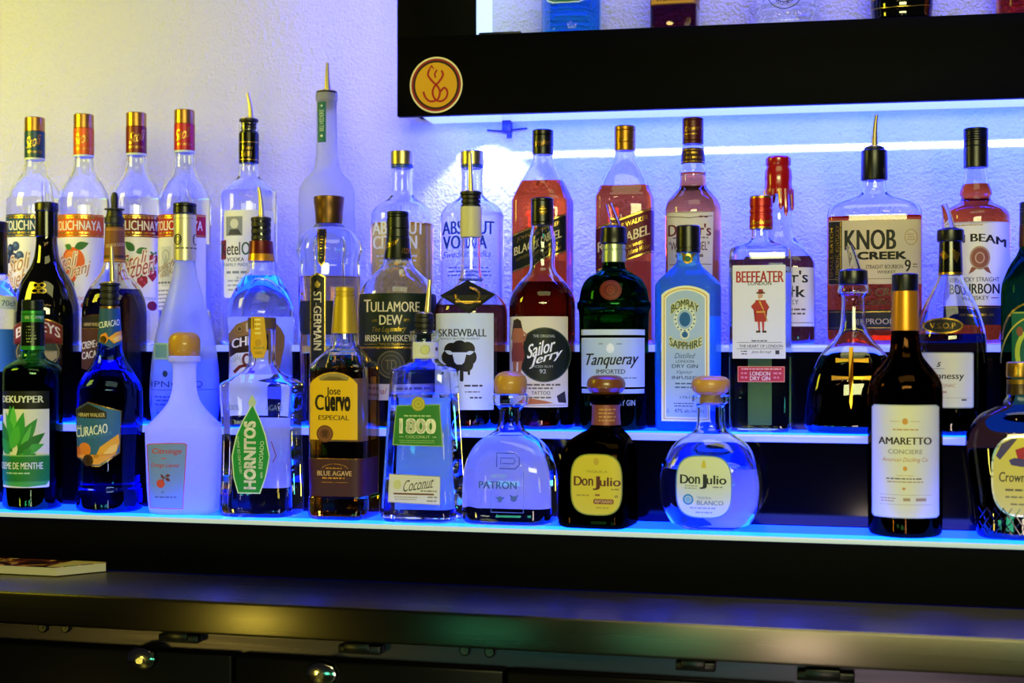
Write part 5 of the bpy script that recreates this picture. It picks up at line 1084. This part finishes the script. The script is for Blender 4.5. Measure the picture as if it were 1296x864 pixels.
# cooler under the counter
cool = tag(frame_obj('back_bar_cooler', TAN_SHELF, SY), 'black back bar cooler with round door locks under the steel counter', 'cooler')
FD = CD + .02
box_obj('cabinet_body', X0, X1, FD + .03, .35, .02, CT - .038, BLACK_LAM, cool)
box_obj('top_rail', X0, X1, FD + .012, FD + .03, CT - .062, CT - .038, principled('dark_steel_rail', '#2e2a38', .3, .9, vary=((6, 200, 200), .1)), cool)
DB = principled('black_vinyl_door', '#050506', .3, spec=.1)
chrome = principled('polished_chrome', '#b0b0ac', .12, 1.)
us = [u_of(-180, TAN_SHELF, SY, FD), u_of(297, TAN_SHELF, SY, FD), u_of(640, TAN_SHELF, SY, FD), u_of(1010, TAN_SHELF, SY, FD), u_of(1400, TAN_SHELF, SY, FD)]
zk = lambda px, row, d: EYE - (row - HORIZON) * on_plane(px, SY + d / math.cos(math.atan(TAN_SHELF)), TAN_SHELF)[1] / F_PX
for i, (a, c) in enumerate(zip(us, us[1:])):
    dr = box_obj('cooler_door', a + .002, c - .002, FD - .004, FD + .028, .1, CT - .0625, DB, cool, .003)
    kp = {0: (184, 831), 1: (411, 850)}.get(i)
    if kp:
        u, z = u_of(kp[0], TAN_SHELF, SY, FD), zk(kp[0], kp[1], FD)
        bm = bmesh.new()
        add_tube(bm, [(0, .004, 0), (0, -.004, 0), (0, -.008, 0), (0, -.0092, 0)], [.0165, .0165, .0148, .012], 28, 0)
        add_tube(bm, [(0, -.0085, -.002), (0, -.0115, -.002)], [.0045, .0040], 14)
        for v in bm.verts: v.co = Vector((v.co.x * 1.12 + u, v.co.y + FD - .003, v.co.z * .82 + z))
        link('door_lock', bm, chrome, dr)
for px, row in ((48, 793), (77, 793), (585, 822), (617, 824)):
    u, z = u_of(px, TAN_SHELF, SY, FD), zk(px, row, FD + .012)
    bm = bmesh.new(); add_tube(bm, [(u, FD + .013, z), (u, FD + .009, z), (u, FD + .0078, z)], [.006, .006, .0045], 18); add_tube(bm, [(u, FD + .0079, z), (u, FD + .007, z)], [.0022, .002], 8)
    link('rail_screw', bm, BLACK_CAP, cool)
for px, row, wpx in ((226, 803, 60), (455, 817, 60), (880, 838, 50), (1045, 851, 70)):
    u, z = u_of(px, TAN_SHELF, SY, FD), zk(px, row, FD + .012); hw = wpx * .0008 / 2
    bm = bmesh.new(); add_box(bm, u - hw, u + hw, FD - .002, FD + .0125, z - .006, z + .003, .0015); add_box(bm, u - hw * .7, u + hw * .5, FD - .004, FD + .004, z - .003, z + .006, .001)
    link('door_hinge', bm, principled('black_hinge_metal', '#141416', .3, .6), cool)

# booklet on the counter
bk = tag(empty('menu_booklet', (0, 0, 0)), 'thick glossy colour menu booklet lying on the steel counter at left', 'booklet')
P1 = Vector((*on_plane(71, SY + (CD + .052) / .97, TAN_SHELF), 0)); 
def cpt(px, row):                                              # point on the counter top seen at a pixel
    Y = (EYE - CT) * F_PX / (row - HORIZON); return Vector((ray_t(px) * Y, Y, CT))
A, Bc = cpt(71, 729.2), cpt(134, 723)
dirL = (cpt(-40, 724.0) - A).normalized()
C0 = A + dirL * .27; D0 = Bc + dirL * .27
bm = bmesh.new()
def slab4(bm, q, z0, z1, mi=0, inset=0.):
    vs0 = [bm.verts.new((p.x, p.y, z0)) for p in q]; vs1 = [bm.verts.new((p.x, p.y, z1)) for p in q]
    for f in [vs0[::-1], vs1] + [(vs0[i], vs0[(i + 1) % 4], vs1[(i + 1) % 4], vs1[i]) for i in range(4)]: bm.faces.new(f).material_index = mi
th = .0105
slab4(bm, [A, Bc, D0, C0], CT + .0006, CT + th)
link('page_block', bm, principled('page_edges', '#cfc9b4', .7, bump=(900, .0004, 1)), bk)
cov, nt, out = new_mat('printed_menu_cover')
p = nt.nodes.new('ShaderNodeBsdfPrincipled'); p.inputs['Roughness'].default_value = .25
tc = nt.nodes.new('ShaderNodeTexCoord'); nz = nt.nodes.new('ShaderNodeTexNoise'); nz.inputs['Scale'].default_value = 22; nz.inputs['Detail'].default_value = 2; nz.inputs['Distortion'].default_value = 1.2
cr = nt.nodes.new('ShaderNodeValToRGB')
for i, (pos, c) in enumerate(((.0, '#1c0f0a'), (.42, '#2a140c'), (.5, '#7c3418'), (.56, '#c8a050'), (.62, '#3c1a0e'), (.7, '#5a7a2a'))):
    e = cr.color_ramp.elements[i] if i < 2 else cr.color_ramp.elements.new(pos)
    e.position = pos; e.color = (*srgb(c), 1)
nt.links.new(tc.outputs['Object'], nz.inputs['Vector']); nt.links.new(nz.outputs[0], cr.inputs[0]); nt.links.new(cr.outputs[0], p.inputs['Base Color']); nt.links.new(p.outputs[0], out.inputs[0])
bm = bmesh.new(); k = (Bc - A) * .008
slab4(bm, [A - k, Bc + k, D0 + k, C0 - k], CT + th, CT + th + .0009); link('cover', bm, cov, bk)
bm = bmesh.new(); q0, q1 = A.lerp(Bc, .62), Bc + k
slab4(bm, [A - k * .5, q1, q1 + dirL * .045, A - k * .5 + dirL * .012], CT + th + .0009, CT + th + .0012); link('cover_stripe', bm, principled('yellow_print', '#c4b458', .3), bk)

# lit wall cabinet
CY = 1.97
cab = tag(frame_obj('wall_cabinet', TAN_WALL, CY), 'black framed lit bottle cabinet mounted high on the wall with round yellow emblem', 'cabinet')
ca = math.atan(TAN_WALL); depth = (WALL_Y - CY) * math.cos(ca) - .001
uL = u_of(502.5, TAN_WALL, CY); uN = u_of(601, TAN_WALL, CY); uR = 1.2
zB = EYE + .325; zN = EYE + .4395; zT = EYE + .86
def hz(px, row): return EYE - (row - HORIZON) * on_plane(px, CY, TAN_WALL)[1] / F_PX
zB = (hz(502, 147.5) + hz(1290, 124)) / 2; zN = (hz(602, 43) + hz(1296, 16)) / 2
ft = .012
CABM = principled('black_cabinet_lacquer', '#030304', .5, spec=.03)
box_obj('bottom_rail', uL, uR, 0, ft, zB, zN, CABM, cab, .0012)
box_obj('left_stile', uL, uN, 0, ft - .0003, zN - .001, zT, CABM, cab, .0012)
box_obj('top_rail', uL, uR, 0, ft, zT, zT + .11, CABM, cab, .0012)
box_obj('niche_floor', uN - .02, uR, ft, depth, zN - .012, zN - .0006, CABM, cab)
box_obj('niche_ceiling', uN - .02, uR, ft, depth, zT, zT + .01, CABM, cab)
box_obj('outer_side', uL + .004, uL + .02, ft, depth, zB + .016, zT + .1, CABM, cab)
LED = glow('cyan_white_light_panel', (.62, .98, 1.3), 1.1)
box_obj('side_light_panel', uN - .012, uN + .0005, ft + .0005, depth - .004, zN, zT - .001, LED, cab)
UL = glow('cyan_white_under_light', (.46, .66, 1.15), 1.0)
box_obj('under_light_panel', uL + .022, uR, ft + .0005, depth - .003, zB + .0085, zB + .0145, UL, cab)
bm = bmesh.new(); add_box(bm, uN + .002, uN + .062, ft + .004, ft + .03, zN, zN + .006, .001); link('shelf_clip', bm, BLACK_CAP, cab)
bm = bmesh.new()                                               # wire clip hanging under the cabinet
u, z = u_of(640, TAN_WALL, CY, depth - .02), zB
add_box(bm, u - .006, u + .007, depth - .018, depth - .002, zB - .009, zB + .0086, .001)
add_tube(bm, [(u - .03, depth - .008, zB - .004), (u - .01, depth - .008, zB - .006), (u + .012, depth - .008, zB - .004), (u + .03, depth - .008, zB - .003)], .0013, 8)
add_tube(bm, [(u + .004, depth - .012, zB - .011), (u + .004, depth - .012, zB - .017)], .004, 10)
link('wire_clip', bm, principled('blue_black_clip', '#081020', .4), cab)
# round emblem
su = on_plane(552, CY, TAN_WALL)[1] / F_PX
cu_, cz = u_of(552, TAN_WALL, CY), hz(552, 107.5)
bm_all = bmesh.new(); mats = []; lev = 0
emb = [E(0, 0, 34.3, 35.6, '#e4dcae'), E(0, 0, 32.2, 33.4, '#8e1414'), E(0, 0, 29.6, 30.8, '#17110c'), E(0, 0, 27.2, 28.4, '#d29c10'),
       L([(-8.5, -20), (-10.5, -13), (-5, -5), (2, 2), (5, 9), (3, 17), (-3, 20.5), (-9, 20), (-14, 15), (-16.5, 8)], 2.6, '#a01818', 1),
       L([(7, -18), (9, -12), (4, -4), (-2, 2), (-4.5, 9), (-2, 17), (3, 20.5), (9, 20), (14, 15), (14.5, 8), (11, 4), (7, 7), (5, 10)], 2.6, '#a01818', 1),
       L([(-3, -20), (-4.6, -23), (-6.4, -25)], 1.4, '#a01818', 1), L([(-.6, -9), (-1.6, -14), (1.4, -19)], 2., '#a01818', 1), L([(-8.5, -20), (-6, -24)], 1.6, '#a01818')]
for q, pr in enumerate(emb):
    bm, col = draw_prim(pr)
    for v in bm.verts: v.co = Vector((cu_ + v.co.x * su, -.0004 - .0001 * q, cz - v.co.y * su))
    m = ink(col)
    if m not in mats: mats.append(m)
    for f in bm.faces: f.material_index = mats.index(m)
    me = bpy.data.meshes.new('t'); bm.to_mesh(me); bm.free(); bm_all.from_mesh(me); bpy.data.meshes.remove(me)
for f in bm_all.faces:
    f.normal_update()
    if f.normal.y > 0: f.normal_flip()
tag(link('round_emblem', bm_all, mats, cab, smooth='keep'), 'round yellow emblem sticker with red flame letters')
# ================================================================ lights
def area(name, loc, target, sx, sy, color, power, spread=180):
    l = bpy.data.lights.new(name, 'AREA'); l.shape = 'RECTANGLE'; l.size = sx; l.size_y = sy; l.color = color; l.energy = power; l.spread = math.radians(spread)
    o = bpy.data.objects.new(name, l); COL.objects.link(o); o.location = loc
    d = Vector(target) - Vector(loc); o.rotation_euler = d.to_track_quat('-Z', 'Y').to_euler()
    return o
def bulb(name, loc, color, power, r=.03):
    l = bpy.data.lights.new(name, 'POINT'); l.color = color; l.energy = power; l.shadow_soft_size = r
    o = bpy.data.objects.new(name, l); COL.objects.link(o); o.location = loc; return o
def wall_pt(u, d, z):                                          # cabinet frame -> world
    a = math.atan(TAN_WALL)
    return (u * math.cos(a) + d * math.sin(a), CY - u * math.sin(a) + d * math.cos(a), z)
def strip(name, u0, u1, d, z, tgt_d, tgt_z, w, color, power, spread=180):
    um = (u0 + u1) / 2
    o = area(name, wall_pt(um, d, z), wall_pt(um, tgt_d, tgt_z), u1 - u0, w, color, power, spread)
    # align the long side with the wall
    zax = (Vector(wall_pt(um, d, z)) - Vector(wall_pt(um, tgt_d, tgt_z))).normalized()
    xax = Vector((math.cos(math.atan(TAN_WALL)), -math.sin(math.atan(TAN_WALL)), 0))
    yax = zax.cross(xax).normalized()
    o.rotation_euler = Matrix((xax, yax, zax)).transposed().to_euler()
    return o
# violet-blue LED strips under, inside and beside the wall cabinet
BLUE = (.004, .018, 1.)
strip('cabinet_under_strip', uL + .03, 1.1, .05, zB + .006, depth, zB - .12, .03, BLUE, 30.)
strip('cabinet_niche_strip', uN, 1.1, .05, zT - .006, depth, zT - .2, .03, (.02, .02, 1.), 20.)
strip('added_leak_light', uL + .06, 1.1, .03, zB + .006, depth, zB - .0405, .003, (.70, .80, 1.), .38, 5)  # added narrow lamp, stands in for light leaking through a gap onto the wall
area('cabinet_side_strip', wall_pt(uL - .004, depth - .05, zB + .44), wall_pt(uL - .25, depth - .02, zB + .44), .03, .8, (.04, .04, 1.), 4.5, 170)
sp = bpy.data.lights.new('under_cabinet_puck', 'SPOT'); sp.color = (.86, .97, 1.); sp.energy = 1.9; sp.spot_size = math.radians(96); sp.spot_blend = .3; sp.shadow_soft_size = .006
so = bpy.data.objects.new('under_cabinet_puck', sp); COL.objects.link(so)
pu = u_of(597, TAN_WALL, CY)
so.location = wall_pt(pu, depth - .05, zB + .006); so.rotation_euler = (math.radians(12), 0, -math.atan(TAN_WALL))
# warm yellow lamp to the left of the bar
area('yellow_wall_lamp', (-1.15, 1.62, EYE + .42), (-.70, 2.3, EYE + .34), .3, .3, (1., .92, .04), 4.4, 160)
# room light from above; the front one is an added fill for the labels
area('room_ceiling_light', (.2, .3, 2.8), (.1, 1.8, 1.2), 1.6, .8, (1., .97, .40), 12)
area('label_fill_light', (.1, -.3, 1.62), (.1, 1.7, 1.2), 1.0, .22, (1., 1., .42), 17)
# coloured screens and lamps in the room that the bottles and the steel mirror
area('teal_screen', (-.41, -.34, .62), (.2, 1.6, 1.0), .30, .12, (.10, 1., .50), 1.2)
area('teal_screen', (.55, -.3, 1.08), (.3, 1.7, 1.1), .14, .06, (.12, 1., .70), .35)
area('teal_screen', (-.9, -.14, .64), (.0, 1.6, 1.0), .22, .12, (.12, 1., .5), .8)
area('yellow_lamp', (-1.85, -.22, .50), (-.3, 1.55, .95), .10, .40, (1., .8, .1), 6.)
area('warm_lamp', (-.10, -.62, .55), (.38, 1.4, .95), .16, .5, (1., .78, .58), 5.5)
for i, (x, y, z) in enumerate(((-1.1, -.9, 2.0), (-.8, -1., 2.1), (-.5, -1.05, 2.06), (-.2, -1.1, 2.12), (.15, -1.1, 2.05), (.5, -1.1, 2.12), (.8, -1.0, 2.06), (1.1, -.9, 2.1))):
    bulb('string_bulb', (x, y, z), (1., .66, .18), 1.3, .032)
w = bpy.data.worlds.new('bar_dark'); S.world = w; w.use_nodes = True
w.node_tree.nodes['Background'].inputs[0].default_value = (.03, .028, .04, 1); w.node_tree.nodes['Background'].inputs[1].default_value = .35

# ================================================================ camera and render settings
cam = bpy.data.cameras.new('camera'); co = bpy.data.objects.new('camera', cam); COL.objects.link(co)
co.location = (0, 0, EYE); co.rotation_euler = (math.pi / 2, 0, 0)
cam.sensor_width = 36; cam.lens = 36 * F_PX / 1296; cam.shift_y = (HORIZON - 432) / 1296
cam.clip_start = .05
cam.dof.use_dof = True; cam.dof.focus_distance = 1.76; cam.dof.aperture_fstop = 5.6
S.camera = co
S.view_settings.view_transform = 'Standard'; S.view_settings.look = 'None'; S.view_settings.gamma = 1; S.view_settings.exposure = 0.
S.view_settings.use_curve_mapping = False
c = S.cycles
c.max_bounces = 24; c.transmission_bounces = 24; c.glossy_bounces = 8; c.diffuse_bounces = 6; c.transparent_max_bounces = 32
c.caustics_reflective = False; c.caustics_refractive = True; c.blur_glossy = 1.
c.sample_clamp_indirect = 8.; c.sample_clamp_direct = 0.
c.use_denoising = True
try: c.denoiser = 'OPENIMAGEDENOISE'; c.denoising_input_passes = 'RGB_ALBEDO_NORMAL'; c.denoising_prefilter = 'ACCURATE'
except Exception: pass
